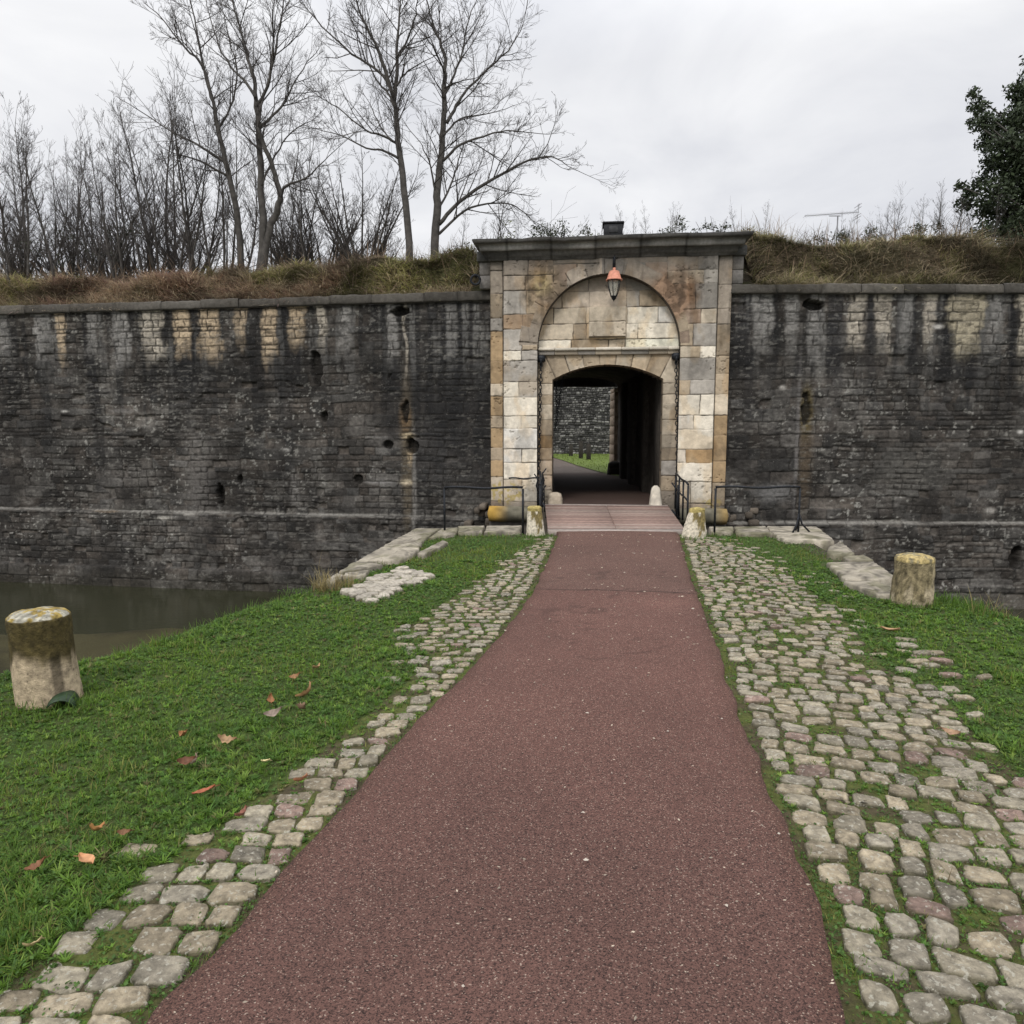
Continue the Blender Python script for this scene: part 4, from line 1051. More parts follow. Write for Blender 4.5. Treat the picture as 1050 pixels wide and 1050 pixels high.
for (px, py, top, wd, lab) in ((585.5, 468, 456, .10, 'leftmost of the three dark timber posts on the court lawn'), (595.5, 470.5, 452.5, .105, 'tallest and middle of the three dark timber posts on the court lawn'), (603.5, 472, 455.5, .105, 'nearest of the three dark timber posts on the court lawn, with a paler top')):
    x, y = gnd(px, py); h = float(at(px, top, y)[2]); mb = MB(); mb.box(-wd, wd, -wd, wd, -.1, h, (.5, .5, .5), .02); mb.box(-wd * .85, wd * .85, -wd * .85, wd * .85, h + .001, h + .04, (.5, .5, .5), .015)
    o = mb.build('timber_post', M['wood']); o.location = (x, y, 0); o.rotation_euler = (0, 0, .2); tag(o, lab, 'post', 'timber posts on the court lawn')

# ------------------------------------------------------------------ bollards
def bollard(pos, prof, colfn, label, lean=(0, 0), seed=1, squash=1.0, rz=0):
    n, V, cc = 72, [], []; ph = np.array(prof); zz = np.linspace(0, 1, 36)
    H_ = ph[-1, 1]; t = np.linspace(0, len(prof) - 1, 46); rads = np.interp(t, range(len(prof)), ph[:, 0]); hs = np.interp(t, range(len(prof)), ph[:, 1])
    for i in range(46):
        for j in range(n):
            a = 2 * math.pi * j / n; nz = float(fbm(np.array(j / n * 12 % 12 if j < n / 2 else (1 - j / n) * 12), np.array(hs[i] * 9), seed, 4))
            rr_ = rads[i] * (1 + .13 * (nz - .5)) ; x_ = rr_ * math.cos(a); y_ = rr_ * math.sin(a) * squash; z_ = hs[i] + (.02 * (float(fbm(np.array(x_ * 12), np.array(y_ * 12), seed + 4)) - .5) if hs[i] > .8 * H_ else 0)
            V.append((x_ + lean[0] * z_, y_ + lean[1] * z_, z_)); cc.append(colfn(a, z_ / H_, rads[i] / ph[:, 0].max(), nz, x_, y_))
    q = [(i * n + j, i * n + (j + 1) % n, (i + 1) * n + (j + 1) % n, (i + 1) * n + j) for i in range(45) for j in range(n)]
    o = link('stone_bollard', mesh_np('stone_bollard', np.array(V), q, None, np.array(cc), True), M['bollard']); o.location = pos; o.rotation_euler = (0, 0, rz)
    return tag(o, label, 'bollard', 'stone bollards along the causeway')
def f1(v, w, s): return float(fbm(np.array(v), np.array(w), s, 4))
def colA(a, t, rr_, nz, x, y):
    b_ = C(.50, .40, .275) * (.60 + .7 * f1(a * 2.5, t * 5, 3)); mossc = C(.070, .054, .020) * (.5 + 1.1 * f1(a * 7, t * 14, 4))
    m = float(sst(.42, .56, np.array(t + .30 * (f1(a * 1.6, t * 2.0, 5) - .5) - .06 * math.cos(a + 1)))); c_ = b_ * (1 - m) + mossc * m
    if t > .93: 
        k = f1(x * 26, y * 26, 6); k2 = f1(x * 60, y * 60, 9); c_ = (C(.40, .38, .31) if k > .54 else C(.34, .25, .075)) * (.2 + 1.4 * k2)
    low = float(sst(.16, .0, np.array(t + .1 * (f1(a * 3, t * 3, 8) - .5)))); c_ = c_ * (1 - .6 * low) + C(.16, .085, .04) * .6 * low
    if abs(a - 5.6) < .16 and t < .6: c_ = c_ * .4
    return c_
bp = gnd(51, 711)
bollard((bp[0], bp[1], -.09), [(.190, 0), (.188, .06), (.182, .3), (.176, .5), (.178, .575), (.176, .60), (.155, .626), (.10, .642), (.002, .65)], colA, 'big round bollard left of the path, mossy brown above and bare stone below', (-.06, .0), 21)
def colB(a, t, rr_, nz, x, y):
    b_ = C(.25, .205, .12) * (.25 + 1.5 * f1(a * 6, t * 12, 13)); c_ = b_ * (.55 if f1(a * 9, t * 14, 17) > .56 else 1)
    m = float(sst(.5, .62, np.array(f1(a * 2.2, t * 3.5, 14) - .25 * (t - .3)))); c_ = c_ * (1 - m) + C(.42, .35, .24) * m
    if t > .86: k = f1(x * 26, y * 26, 15); k2 = f1(x * 70, y * 70, 16); c_ = (C(.42, .33, .15) if k > .44 else C(.24, .21, .13)) * (.3 + 1.3 * k2)
    if t < .08: c_ = c_ * .6
    return c_
bp = gnd(935, 615)
bollard((bp[0], bp[1], -.05), [(.195, 0), (.192, .08), (.182, .3), (.176, .42), (.178, .46), (.168, .49), (.11, .512), (.002, .52)], colB, 'squat round bollard at the right edge of the causeway with a yellow lichen top', (.01, 0), 31)
def colC(a, t, rr_, nz, x, y):
    f = f1(a * 2.0, t * 3, 23); c_ = C(.21, .165, .07) * (.5 + 1.0 * f1(a * 6, t * 9, 24)); m = float(sst(.44, .54, np.array(f + .3 * (.62 - t)))); c_ = c_ * (1 - m) + C(.62, .56, .45) * m
    if t > .84: c_ = C(.42, .34, .13) * (.6 + .7 * f1(x * 20, y * 20, 25))
    return c_
bp = gnd(549, 546)
bollard((bp[0], bp[1], -.04), [(.155, 0), (.150, .1), (.128, .3), (.115, .42), (.118, .45), (.1, .475), (.002, .485)], colC, 'small worn bollard with chipped white paint at the left foot of the bridge', (-.03, 0), 41)
bp = gnd(711, 549)
bollard((bp[0], bp[1], -.04), [(.200, 0), (.190, .1), (.150, .3), (.125, .42), (.125, .46), (.11, .485), (.002, .495)], colC, 'leaning wedge shaped bollard with chipped white paint at the right foot of the bridge', (.10, 0), 52, .8)
# green scrap by the big bollard
mb = MB(); V = []
for i in range(9):
    a = math.pi * (.05 + .9 * i / 8)
    for r_ in (.085, .078):
        for L_ in (0, .17): V.append((r_ * math.cos(a), L_, r_ * math.sin(a)))
q = []
for i in range(8):
    b0, b1 = i * 4, (i + 1) * 4
    q += [(b0, b0 + 1, b1 + 1, b1), (b0 + 2, b1 + 2, b1 + 3, b0 + 3), (b0, b1, b1 + 2, b0 + 2), (b0 + 1, b0 + 3, b1 + 3, b1 + 1)]
q += [(0, 2, 3, 1), (32, 33, 35, 34)]
mb.add(V, q); o = mb.build('green_scrap', M['green_metal']); x, y = gnd(73, 716); o.location = (x, y - .12, -.05); o.rotation_euler = (.12, .42, .45)
tag(o, 'dark green bent scrap leaning at the foot of the big mossy bollard', 'scrap')

# ------------------------------------------------------------------ railings
def railing(label, A, B, h, nposts, r=.02, mid=False, skip=False, brace=False):
    A, B = np.array(A, float), np.array(B, float); e = empty('iron_railing', label, 'railing', (A[0], A[1], 0), 0, 'iron railings by the bridge'); D = B - A
    P = [D * t + np.array([0, 0, h + .012 * math.sin(t * 9)]) for t in np.linspace(-.0, 1, 9)]
    mb = MB(); mb.tube(P, r, 8); mb.build('top_rail', M['iron'], e, True)
    if mid: mb = MB(); mb.tube([p - np.array([0, 0, h * .42]) for p in P], r * .8, 8); mb.build('middle_rail', M['iron'], e, True)
    for k in range(nposts):
        if skip and k == 0: continue
        t = k / (nposts - 1); p = D * t; mb = MB(); mb.tube([p + np.array([0, 0, -.05]), p + np.array([0, 0, h - r])], r * .95, 8)
        if brace and k == nposts - 1:
            for dx, dy in ((.18, -.02), (-.13, -.1), (.02, .16)): mb.tube([p + np.array([0, 0, .34]), p + np.array([dx * .3, dy * .3, .16]), p + np.array([dx, dy, .03])], r * .8, 6)
        mb.build('rail_post', M['iron'], e, True)
    return e
a, b_ = gnd(457, 544), gnd(536, 544)
railing('black iron railing on the slabs left of the bridge, before the dark wall', (a[0], 12.05, 0), (b_[0], 12.03, 0), .74, 2, .019)
a, b_ = gnd(729, 545), gnd(815, 546)
railing('black iron railing right of the bridge with a splayed foot at its outer end', (a[0], 11.9, 0), (b_[0], 11.85, 0), .76, 2, .019, brace=True)
railing('narrow iron railing along the right side of the bridge deck', (3.14, 13.0, 0), GW(1.52, -.02, 0), .72, 4, .02, mid=True)
railing('narrow iron railing along the left side of the bridge deck', (.50, 13.0, 0), GW(-1.42, -.02, 0), .72, 4, .02, mid=True)
railing('short iron guard rail across the foot of the left pier', GW(-2.15, -.35, 0), GW(-1.5, -.3, 0), .62, 2, .017, skip=True)
# scrolled iron stay beside the left chain
mb = MB()
for s, z0 in ((1, .25), (-1, .5), (1, .62)):
    mb.tube([(s * .02, 0, z0 - .3), (s * .09, -.02, z0 - .12), (s * .05, 0, z0 + .02), (s * .13, .02, z0 + .14)], .016, 6)
mb.tube([(0, 0, -.3), (0, 0, .7)], .02, 6); mb.tube([(.1, 0, -.2), (.08, 0, .55)], .014, 6); mb.tube([(-.02, 0, .1), (.17, 0, -.18), (.14, 0, -.34)], .03, 6)
o = mb.build('chain_anchor', M['iron']); o.location = GW(-1.45, -.35, .08); tag(o, 'tangle of black iron bars anchoring the left chain beside the bridge', 'anchor')
mb = MB(); mb.tube([(0, 0, -.35), (.02, 0, .45)], .02, 6); mb.tube([(-.12, 0, .5), (.02, 0, .3), (.05, 0, -.3)], .016, 6); mb.tube([(-.1, .05, -.1), (.08, 0, -.3)], .03, 6)
o = mb.build('chain_anchor', M['iron']); o.location = GW(1.52, -.3, .05); tag(o, 'black iron bar anchoring the right chain beside the bridge', 'anchor')

# ------------------------------------------------------------------ grass
def blades(root, L, W, az, lean, col, nseg=2, curl=1.0):
    """ribbons: arrays of roots, lengths, widths, headings, leans -> verts, quads, tris, colours"""
    n = len(root); m = nseg * 2 + 1
    V = np.zeros((n, m, 3)); dx, dy = np.cos(az), np.sin(az)
    for k in range(nseg + 1):
        t = k / nseg
        h = L * (t * np.cos(lean * .5) - .35 * curl * lean * t * t * .6); o = L * (lean * .45 * t + .5 * lean * t * t * curl)
        c0 = root + np.stack([dx * o, dy * o, h], -1)
        if k < nseg:
            w = (W * (1 - .55 * t))[:, None] * np.stack([-dy, dx, 0 * dx], -1) * .5
            V[:, 2 * k] = c0 - w; V[:, 2 * k + 1] = c0 + w
        else: V[:, 2 * nseg] = c0
    b0 = np.arange(n)[:, None] * m
    q = np.concatenate([b0 + np.array([2 * k, 2 * k + 1, 2 * k + 3, 2 * k + 2]) for k in range(nseg - 1)], 0) if nseg > 1 else np.zeros((0, 4), int)
    t_ = b0 + np.array([2 * nseg - 2, 2 * nseg - 1, 2 * nseg])
    return V.reshape(-1, 3), q, t_, np.repeat(col, m, 0)

def quads_at(cen, U, W_):
    n = len(cen); V = np.stack([cen - U, cen - W_ * .8, cen + U, cen + W_ * .8], 1).reshape(-1, 3)
    return V, np.arange(n * 4).reshape(n, 4)

NC = 2100000
x = R.uniform(-6.5, 8.5, NC); y = R.uniform(.5, 12.05, NC)
dist = np.hypot(x, y)
keep = R.random(NC) < np.clip((2.9 / dist) ** 1.35, .13, 1)
x, y, dist = x[keep], y[keep], dist[keep]
z = ground_z(x, y)
PLx, PRx = pl_(y), pr_(y)
path_ = (x > PLx - .0) & (x < PRx + .0)
cobz = ((x < co_r(y)) & (x >= PRx)) | ((x > co_l(y)) & (x <= PLx))
dn = fbm(x * 2.2, y * 2.2, 560, 4)
p = np.where(cobz, .42 + .55 * sst(.46, .62, dn), .62 + .38 * sst(.3, .45, dn))
bare = .8 * sst(.66, .72, fbm(x * 1.6, y * 1.6, 561, 4)); p = p * (1 - .75 * bare)
lim = np.minimum(np.abs(x - co_r(y)), np.abs(x - co_l(y)))
ok = (~path_) & (~occ(x, y)) & (R.random(len(x)) < p) & (z > -2.15) & ((x > el(y) - 2.6) & (x < er_(y) + 2.6)) & (np.hypot(x - .4, y - 12.1) > .25)
ok &= ~((y > 7.8) & ((x < el(y) + .04) | (x > er_(y) - .04) | (y > 11.97)))
x, y, z, dist, cobz, dn = [a[ok] for a in (x, y, z, dist, cobz, dn)]
n = len(x)
clov = R.random(n) < np.where(cobz, .55, .25 + .45 * sst(.42, .6, fbm(x * 1.3, y * 1.3, 562, 4)))
far = np.clip(dist / 4.5, 1, 2.6)
big = fbm(x * .8, y * .8, 563, 4)
g0, g1, g2 = C(.150, .250, .030), C(.080, .155, .028), C(.26, .26, .07)
cb = g0 * R.uniform(.55, 1.35, n)[:, None]; mk = sst(.42, .60, big)[:, None]; cb = cb * (1 - .75 * mk) + g1 * R.uniform(.6, 1.3, n)[:, None] * .75 * mk; ye = (sst(.52, .68, fbm(x * .7 + 7, y * .7, 566, 4)))[:, None]; cb = cb * (1 - .55 * ye) + C(.21, .235, .05) * .55 * ye
yl = R.random(n) < np.where(dn > .55, .14, .05); cb[yl] = g2 * R.uniform(.8, 1.3, yl.sum())[:, None]
heap = np.exp(-((x + 1.25) / .55) ** 2 - ((y - 5.0) / .7) ** 2) + .5 * sst(.62, .7, fbm(x * 2.1, y * 2.1, 568, 4)); br_ = R.random(n) < .03 + .28 * heap; cb[br_] = C(.22, .16, .08) * R.uniform(.35, 1.3, br_.sum())[:, None]
b = (~clov) & (R.random(n) < np.where(dist < 6, .80, 1.0))
tuf = sst(.40, .66, fbm(x * 9, y * 9, 567, 3)); L = R.gamma(6, .0080, n) * np.where(cobz, .5, 1) * (.45 + .6 * dn) * (.45 + 1.2 * tuf); L = np.clip(L, .010, .13)
W = R.uniform(.0022, .0044, n) * far
z = np.where((y > 7.7) & (z < -.12), -.045, z); root = np.stack([x, y, z - .004], -1)
V1, q1, t1, c1 = blades(root[b], L[b], W[b], R.uniform(0, 6.283, b.sum()), R.uniform(.15, 1.3, b.sum()), cb[b], 2)
# small rosettes and clover leaves between the blades
k = clov; m = k.sum(); s = R.uniform(.0034, .0080, m) * np.clip(far[k], 1, 2.4); a = R.uniform(0, 6.283, m); tl = R.uniform(-.6, .6, (m, 2))
U = np.stack([np.cos(a) * s, np.sin(a) * s, tl[:, 0] * s], -1); Wv = np.stack([-np.sin(a) * s, np.cos(a) * s, tl[:, 1] * s], -1)
V2, q2 = quads_at(root[k] + np.stack([0 * a, 0 * a, R.uniform(.006, .036, m) * np.where(cobz[k], .5, 1)], -1), U, Wv)
cc2 = C(.080, .150, .034) * R.uniform(.5, 1.5, m)[:, None]
# rosettes and tussocks: each blade springs from its clump's middle
nc_ = 135000; xc_ = R.uniform(-5.5, 7.5, nc_); yc_ = R.uniform(.6, 9.5, nc_); dc_ = np.hypot(xc_, yc_)
okc = (R.random(nc_) < np.clip((3.2 / dc_) ** 1.1, .2, 1)) & ((xc_ < pl_(yc_) - .06) | (xc_ > pr_(yc_) + .06)) & ~occ(xc_, yc_) & (xc_ > el(yc_) - 1.2) & (xc_ < er_(yc_) + 1.2)
cobc = ((xc_ < co_r(yc_)) & (xc_ >= pr_(yc_))) | ((xc_ > co_l(yc_)) & (xc_ <= pl_(yc_))); okc &= (~cobc) | (R.random(nc_) < .55); okc &= ~((yc_ > 7.7) & ((xc_ < el(yc_) + .3) | (xc_ > er_(yc_) - .3)))
xc_, yc_, dc_, cobc = xc_[okc], yc_[okc], dc_[okc], cobc[okc]; nc_ = len(xc_); K = 13
hueC = R.random(nc_); sizeC = R.uniform(.35, 1.0, nc_) ** 1.2 * np.where(cobc, .5, 1) * (.7 + .6 * sst(.4, .65, fbm(xc_ * 2, yc_ * 2, 569, 3)))
colC_ = np.where((hueC < .45)[:, None], C(.135, .240, .034), np.where((hueC < .78)[:, None], C(.085, .175, .032), np.where((hueC < .95)[:, None], C(.20, .29, .055), C(.21, .19, .08)))) * R.uniform(.7, 1.25, nc_)[:, None]
rep_ = lambda a: np.repeat(a, K, 0); azK = R.uniform(0, 6.283, nc_ * K); off = .008 * R.random(nc_ * K)
zK = rep_(ground_z(xc_, yc_)); rootK = np.stack([rep_(xc_) + off * np.cos(azK), rep_(yc_) + off * np.sin(azK), zK + .002], -1)
broad = rep_(R.random(nc_) < .62)
clumpP = blades(rootK, R.uniform(.022, .052, nc_ * K) * rep_(sizeC), np.where(broad, R.uniform(.005, .009, nc_ * K), R.uniform(.0025, .0045, nc_ * K)) * rep_(np.clip(dc_ / 5, .9, 1.8)), azK, np.where(broad, R.uniform(.7, 1.5, nc_ * K), R.uniform(.2, 1.2, nc_ * K)), rep_(colC_) * R.uniform(.75, 1.25, nc_ * K)[:, None], 3)
# tufts by slabs, bollards and along edges
tr = []
def tuft(px, py, n_, rad, Lm, colr, z=0.0, spread=1.0):
    x0, y0 = gnd(px, py, z); a = R.uniform(0, 6.283, n_); rr_ = rad * np.sqrt(R.random(n_)); xx, yy = x0 + rr_ * np.cos(a), y0 + rr_ * np.sin(a)
    tr.append(blades(np.stack([xx, yy, ground_z(xx, yy) - .005], -1), R.uniform(.4, 1.2, n_) * Lm, R.uniform(.004, .008, n_), R.uniform(0, 6.283, n_), R.uniform(.1, 1.1, n_) * spread, np.asarray(colr) * R.uniform(.6, 1.4, n_)[:, None], 3))
GR, DRY = C(.09, .165, .026), C(.27, .22, .10)
for (px, py, n_, rad, Lm, cl) in [(345, 600, 260, .22, .2, DRY), (330, 603, 90, .1, .3, DRY), (322, 600, 14, .06, .5, DRY), (48, 722, 160, .27, .10, GR), (75, 724, 60, .12, .12, GR), (935, 617, 160, .26, .12, GR), (965, 612, 200, .25, .16, GR), (985, 617, 160, .22, .15, GR),
                                 (1005, 625, 160, .25, .14, GR), (549, 549, 160, .22, .09, GR), (711, 551, 160, .25, .09, GR), (1020, 628, 40, .2, .25, DRY), (560, 548, 80, .12, .09, GR), (300, 606, 120, .3, .13, GR), (255, 625, 140, .35, .13, GR), (205, 645, 140, .3, .12, GR),
                                 (155, 660, 120, .3, .12, GR), (385, 577, 200, .22, .10, C(.10, .12, .025)), (730, 549, 60, .1, .1, GR), (900, 592, 60, .12, .08, GR), (350, 1010, 0, .1, .1, GR)]:
    if n_: tuft(px, py, n_, rad, Lm, cl)
parts = [(V1, q1, t1, c1), (V2, q2, np.zeros((0, 3), int), np.repeat(cc2, 4, 0)), clumpP] + tr
def join(parts):
    o = 0; Vs, qs, ts, cs2 = [], [], [], []
    for V, q, t, c_ in parts:
        Vs.append(V); qs.append(np.asarray(q) + o); ts.append(np.asarray(t) + o); cs2.append(c_); o += len(V)
    return np.concatenate(Vs), np.concatenate(qs), np.concatenate(ts), np.concatenate(cs2)
V, q, t_, c_ = join(parts)
tag(link('grass', mesh_np('grass', V, q, t_, c_), M['grassblade']), kind='stuff')
print('grass blades', n, 'verts', len(V))
# court grass
n = 9000; x = R.uniform(-2, 12, n); y = R.uniform(29, 49.5, n)
gx_ = np.array([g[0] for g in gb[::-1]]); gy_ = np.array([g[1] for g in gb[::-1]])
o_ = np.argsort(gx_); ok = y > np.interp(x, gx_[o_], gy_[o_]) + .05
x, y = x[ok], y[ok]; n = len(x)
V, q, t_, c_ = blades(np.stack([x, y, 0 * x + .015], -1), R.uniform(.04, .12, n), R.uniform(.02, .05, n), R.uniform(0, 6.28, n), R.uniform(.2, 1.1, n), C(.19, .25, .06) * R.uniform(.6, 1.4, n)[:, None])
tag(link('court_turf_grass', mesh_np('court_turf_grass', V, q, t_, c_), M['grassblade']), kind='stuff')
# loose bits on the asphalt and in the joints
n = 520; y = 1.2 + 10.5 * R.random(n) ** 1.6; u = R.random(n); x = pl_(y) * (1 - u) + pr_(y) * u; s = R.uniform(.002, .0065, n) * np.clip(y / 4, .8, 2); a = R.uniform(0, 6.28, n)
U = np.stack([np.cos(a) * s * 1.8, np.sin(a) * s * 1.8, R.uniform(-.4, .4, n) * s], -1); Wv = np.stack([-np.sin(a) * s, np.cos(a) * s, R.uniform(-.4, .4, n) * s], -1)
V, q = quads_at(np.stack([x, y, .036 + 0 * x], -1), U, Wv); c1 = C(.42, .35, .27) * R.uniform(.45, 1.3, n)[:, None]
sp = []
for (px, py, s_) in [(602, 737, .03), (476, 725, .012), (685, 756, .018), (598, 841, .018), (600, 890, .028), (740, 743, .014), (475, 1022, .012), (570, 763, .012), (446, 765, .014), (798, 863, .014), (745, 938, .016), (627, 800, .008), (650, 570, .03), (640, 590, .03), (616, 571, .03), (580, 573, .02), (630, 626, .02), (710, 628, .03), (537, 634, .02), (652, 690, .012), (745, 700, .012), (531, 682, .012)]:
    x0, y0 = gnd(px, py); aa = rnd.uniform(0, 6); k = 7
    sp.append([(x0 + .55 * s_ * rnd.uniform(.3, 1.3) * math.cos(aa + 2 * math.pi * i / k), y0 + .55 * s_ * rnd.uniform(.2, 1.0) * math.sin(aa + 2 * math.pi * i / k), .036) for i in range(k)])
VV, TT = list(V), []
for P in sp:
    o = len(VV); c0 = np.mean(P, 0) + (0, 0, .006); VV += [np.array(p_) for p_ in P] + [c0]; TT += [(o + i, o + (i + 1) % 7, o + 7) for i in range(7)]
cA = np.concatenate([np.repeat(c1, 4, 0), np.tile(C(.42, .37, .31), (len(VV) - len(V), 1))])
tag(link('leaf_litter', mesh_np('leaf_litter', np.array(VV), q, np.array(TT), cA), M['leaf']), kind='stuff')

# fallen leaves, each its own thing
def fallen_leaf(px, py, ln, wd, colr, label, az, tilt=.3, curl=.35, lobes=False):
    r = random.Random(px * 7 + py); n = 13; V = []; cc = []
    for i in range(n):
        t = i / (n - 1); w = wd * math.sin(math.pi * min(.97, max(.03, t)) ** .8) * (1 + (.35 * math.sin(t * 22 + r.random()) if lobes else .1 * math.sin(t * 17)))
        for j in range(5):
            s = (j - 2) / 2; V.append(((t - .5) * ln, s * w / 2, curl * ln * (t - .5) ** 2 + abs(s) ** 1.5 * wd * .28 * (1 if curl > 0 else -1) + r.uniform(-.002, .002))); cc.append(np.asarray(colr) * (.75 + .5 * r.random()) * (.8 if j == 2 else 1))
    q = [(i * 5 + j, i * 5 + j + 1, i * 5 + j + 6, i * 5 + j + 5) for i in range(n - 1) for j in range(4)]
    mb = MB(); mb.add(V, q); mb.c = [tuple(c_) for c_ in cc]
    mb.tube([(ln * .5, 0, curl * ln * .25), (ln * .72, .006, curl * ln * .25 - .004)], .0018, 4, np.asarray(colr) * .6)
    o = mb.build('fallen_leaf', M['leaf'], None, True); x, y = gnd(px, py, .04); o.location = (x, y, float(ground_z(np.array(x), np.array(y))) + .050)
    o.rotation_euler = (tilt * r.uniform(-1, 1), tilt * r.uniform(-.6, .6) - .05, az); tag(o, label, 'leaf', 'brown leaves fallen on the lawns')
fallen_leaf(87, 877, .085, .055, C(.50, .26, .13), 'largest pale orange leaf lying flat on the near left lawn', 2.7, .15, .15)
fallen_leaf(98, 846, .075, .045, C(.42, .21, .08), 'curled orange leaf on the lawn just behind the largest pale leaf', 1.2, .9, 1.2, True)
fallen_leaf(127, 848, .055, .03, C(.20, .10, .05), 'small dark brown leaf beside the curled orange one', .4, .7, .8)
fallen_leaf(38, 883, .075, .04, C(.19, .085, .04), 'torn brown leaf half sunk in the lawn, left of the largest pale leaf', .7, .6, .8, True)
fallen_leaf(209, 805, .105, .035, C(.33, .105, .05), 'long reddish leaf on the left lawn', .6, .35, .3)
fallen_leaf(189, 748, .08, .05, C(.30, .14, .06), 'two tone brown leaf on the left lawn below the mossy bollard', 2.4, .8, .9)
fallen_leaf(232, 754, .10, .05, C(.34, .22, .12), 'crumpled tan leaf on the left lawn above a bare patch', .2, .9, 1.1, True)
fallen_leaf(191, 775, .09, .05, C(.15, .065, .035), 'dark maroon leaf on the left lawn between two brighter ones', .5, .7, .9)
fallen_leaf(201, 773, .06, .035, C(.32, .22, .17), 'pale folded scrap of leaf touching the dark maroon leaf', 1.4, .9, 1.0)
fallen_leaf(249, 828, .06, .045, C(.22, .09, .06), 'small crumpled red brown leaf beside the left cobbles', 1.0, .9, 1.1, True)
fallen_leaf(272, 775, .045, .028, C(.60, .50, .26), 'little yellow leaf on the left lawn', .2, .4, .4)
fallen_leaf(309, 794, .08, .045, C(.33, .15, .08), 'brown leaf lying at the edge of the left cobbles', .9, .5, .6)
fallen_leaf(316, 706, .13, .06, C(.30, .17, .08), 'largest curled leaf of the heap on the middle of the left lawn', .9, 1.0, 1.2, True)
fallen_leaf(307, 722, .10, .05, C(.24, .15, .10), 'grey brown leaf below the largest of the heap', 2.2, 1.0, 1.2, True)
fallen_leaf(281, 727, .11, .05, C(.27, .21, .17), 'pale shrivelled leaf at the left of the heap', .4, 1.0, 1.2)
fallen_leaf(277, 714, .08, .045, C(.26, .12, .05), 'rusty leaf among the heap on the left lawn', 1.9, .9, 1.0)
fallen_leaf(303, 690, .08, .04, C(.28, .15, .07), 'brown leaf above the heap on the left lawn', .3, .9, 1.0)
fallen_leaf(325, 681, .09, .045, C(.38, .24, .12), 'topmost light brown leaf on the left lawn', 1.2, .9, 1.0, True)
fallen_leaf(913, 644, .15, .06, C(.36, .22, .12), 'brown leaf on the right lawn below the lichen topped bollard', 2.4, .5, .5)
fallen_leaf(975, 747, .10, .04, C(.33, .21, .13), 'dry brown leaf on the right lawn beyond the cobbles', 2.4, .6, .8)
fallen_leaf(33, 962, .06, .03, C(.42, .33, .17), 'straw coloured leaf by the nearest left cobbles', 1.0, .6, .8)

# ------------------------------------------------------------------ rampart top
def wall_y(x):
    x = np.asarray(x, float)
    return np.where(x < -.55, 17.0 + (-.57 - x) * .164, np.where(x < 4.75, 16.75, 16.1)) + .34
def ramp_z(x, v):
    gatez = sst(-1.1, -.6, x) * sst(5.4, 4.9, x)
    crest = .98 + .38 * (fbm(x * .55, v * .2, 570, 4) - .5) + .42 * sst(-3.8, -1.2, x) - .16 * sst(4.5, 7, x)
    rise = sst(-.1, 1.15, v + .5 * (fbm(x * 1.1, v * .6, 571, 3) - .5))
    zz = 4.72 + crest * rise + .50 * (fbm(x * 1.5, v * 1.8, 572, 4) - .5) * sst(0, .3, v)
    return zz * (1 - gatez) + (5.62 + .1 * fbm(x * 2, v * 2, 573)) * gatez
xs = np.concatenate([np.arange(-44, -18, .6), np.arange(-18, 18, .1), np.arange(18, 44, .6)]); vs = np.concatenate([np.arange(0, 2.4, .1), np.linspace(2.5, 12.2, 24)])
X, Vv = np.meshgrid(xs, vs); Y = np.minimum(wall_y(X) + Vv, 28.3); Zr = ramp_z(X, Vv)
nn = fbm(X * 1.5, Vv * 1.5, 575, 4); c_ = mixc(np.zeros(X.shape + (3,)) + C(.085, .065, .042), C(.070, .072, .030), sst(.4, .6, nn))
tag(link('rampart', mesh_np('rampart', np.stack([X, Y, Zr], -1).reshape(-1, 3), grid_quads(len(xs), len(vs)), None, c_.reshape(-1, 3), True), M['soil']), kind='structure')
def ramp_pt(px, Y):
    """root on the rampart below a photo column at depth Y"""
    x = at(px, 265, Y)[0]; return np.array([x, Y, float(ramp_z(np.array(x), np.array(Y - float(wall_y(x)))))])
n = 125000; x = R.uniform(-17.5, 16.5, n); v = R.uniform(-.02, 1.75, n)
ok = ~((x > -.85) & (x < 5.1) & (R.random(n) < .6)) & ~((x > -.75) & (x < 4.95) & (v < .35)); x, v = x[ok], v[ok]; n = len(x); y = wall_y(x) + v; z = ramp_z(x, v)
hue = fbm(x * .7, v * 1.1, 580, 4); hue2 = fbm(x * 2.1 + 9, v * 2.1, 581, 3)
rust, straw, olive, dark, mauve = C(.24, .165, .12), C(.46, .385, .27), C(.24, .235, .10), C(.08, .065, .05), C(.24, .165, .15)
c_ = np.where((hue < .42)[:, None], rust, np.where((hue < .54)[:, None], straw * .75, olive))
right = x > 4.6
c_ = np.where(right[:, None], np.where((hue2 + .12 * (v > .9) > .52)[:, None], C(.20, .19, .095), C(.125, .112, .075)), c_)
gl_ = (x > -3.2) & (x < -.2) & (v > .5); c_[gl_] = olive * 1.1
k = R.random(n); c_ = np.where((k < .20)[:, None], straw * .9, np.where((k < .30)[:, None], dark, c_)); c_ = np.where(((k > .93) & ~right)[:, None], mauve, c_)
c_ = c_ * 1.2 * R.uniform(.55, 1.35, n)[:, None] * (.45 + 1.0 * sst(.32, .62, fbm(x * 1.3, v * 2.2 + 4, 584, 4)))[:, None]
clump = sst(.35, .65, fbm(x * 1.8, v * 1.6, 583, 3))
L = R.uniform(.08, .30, n) * (.5 + 1.0 * clump); W = R.uniform(.008, .020, n); lean = R.uniform(.9, 3.2, n)
az = np.where(R.random(n) < .5, R.normal(-1.57, .8, n), R.uniform(0, 6.283, n))
p1 = blades(np.stack([x, y, z - .01], -1), L, W, az, lean, c_, 3)
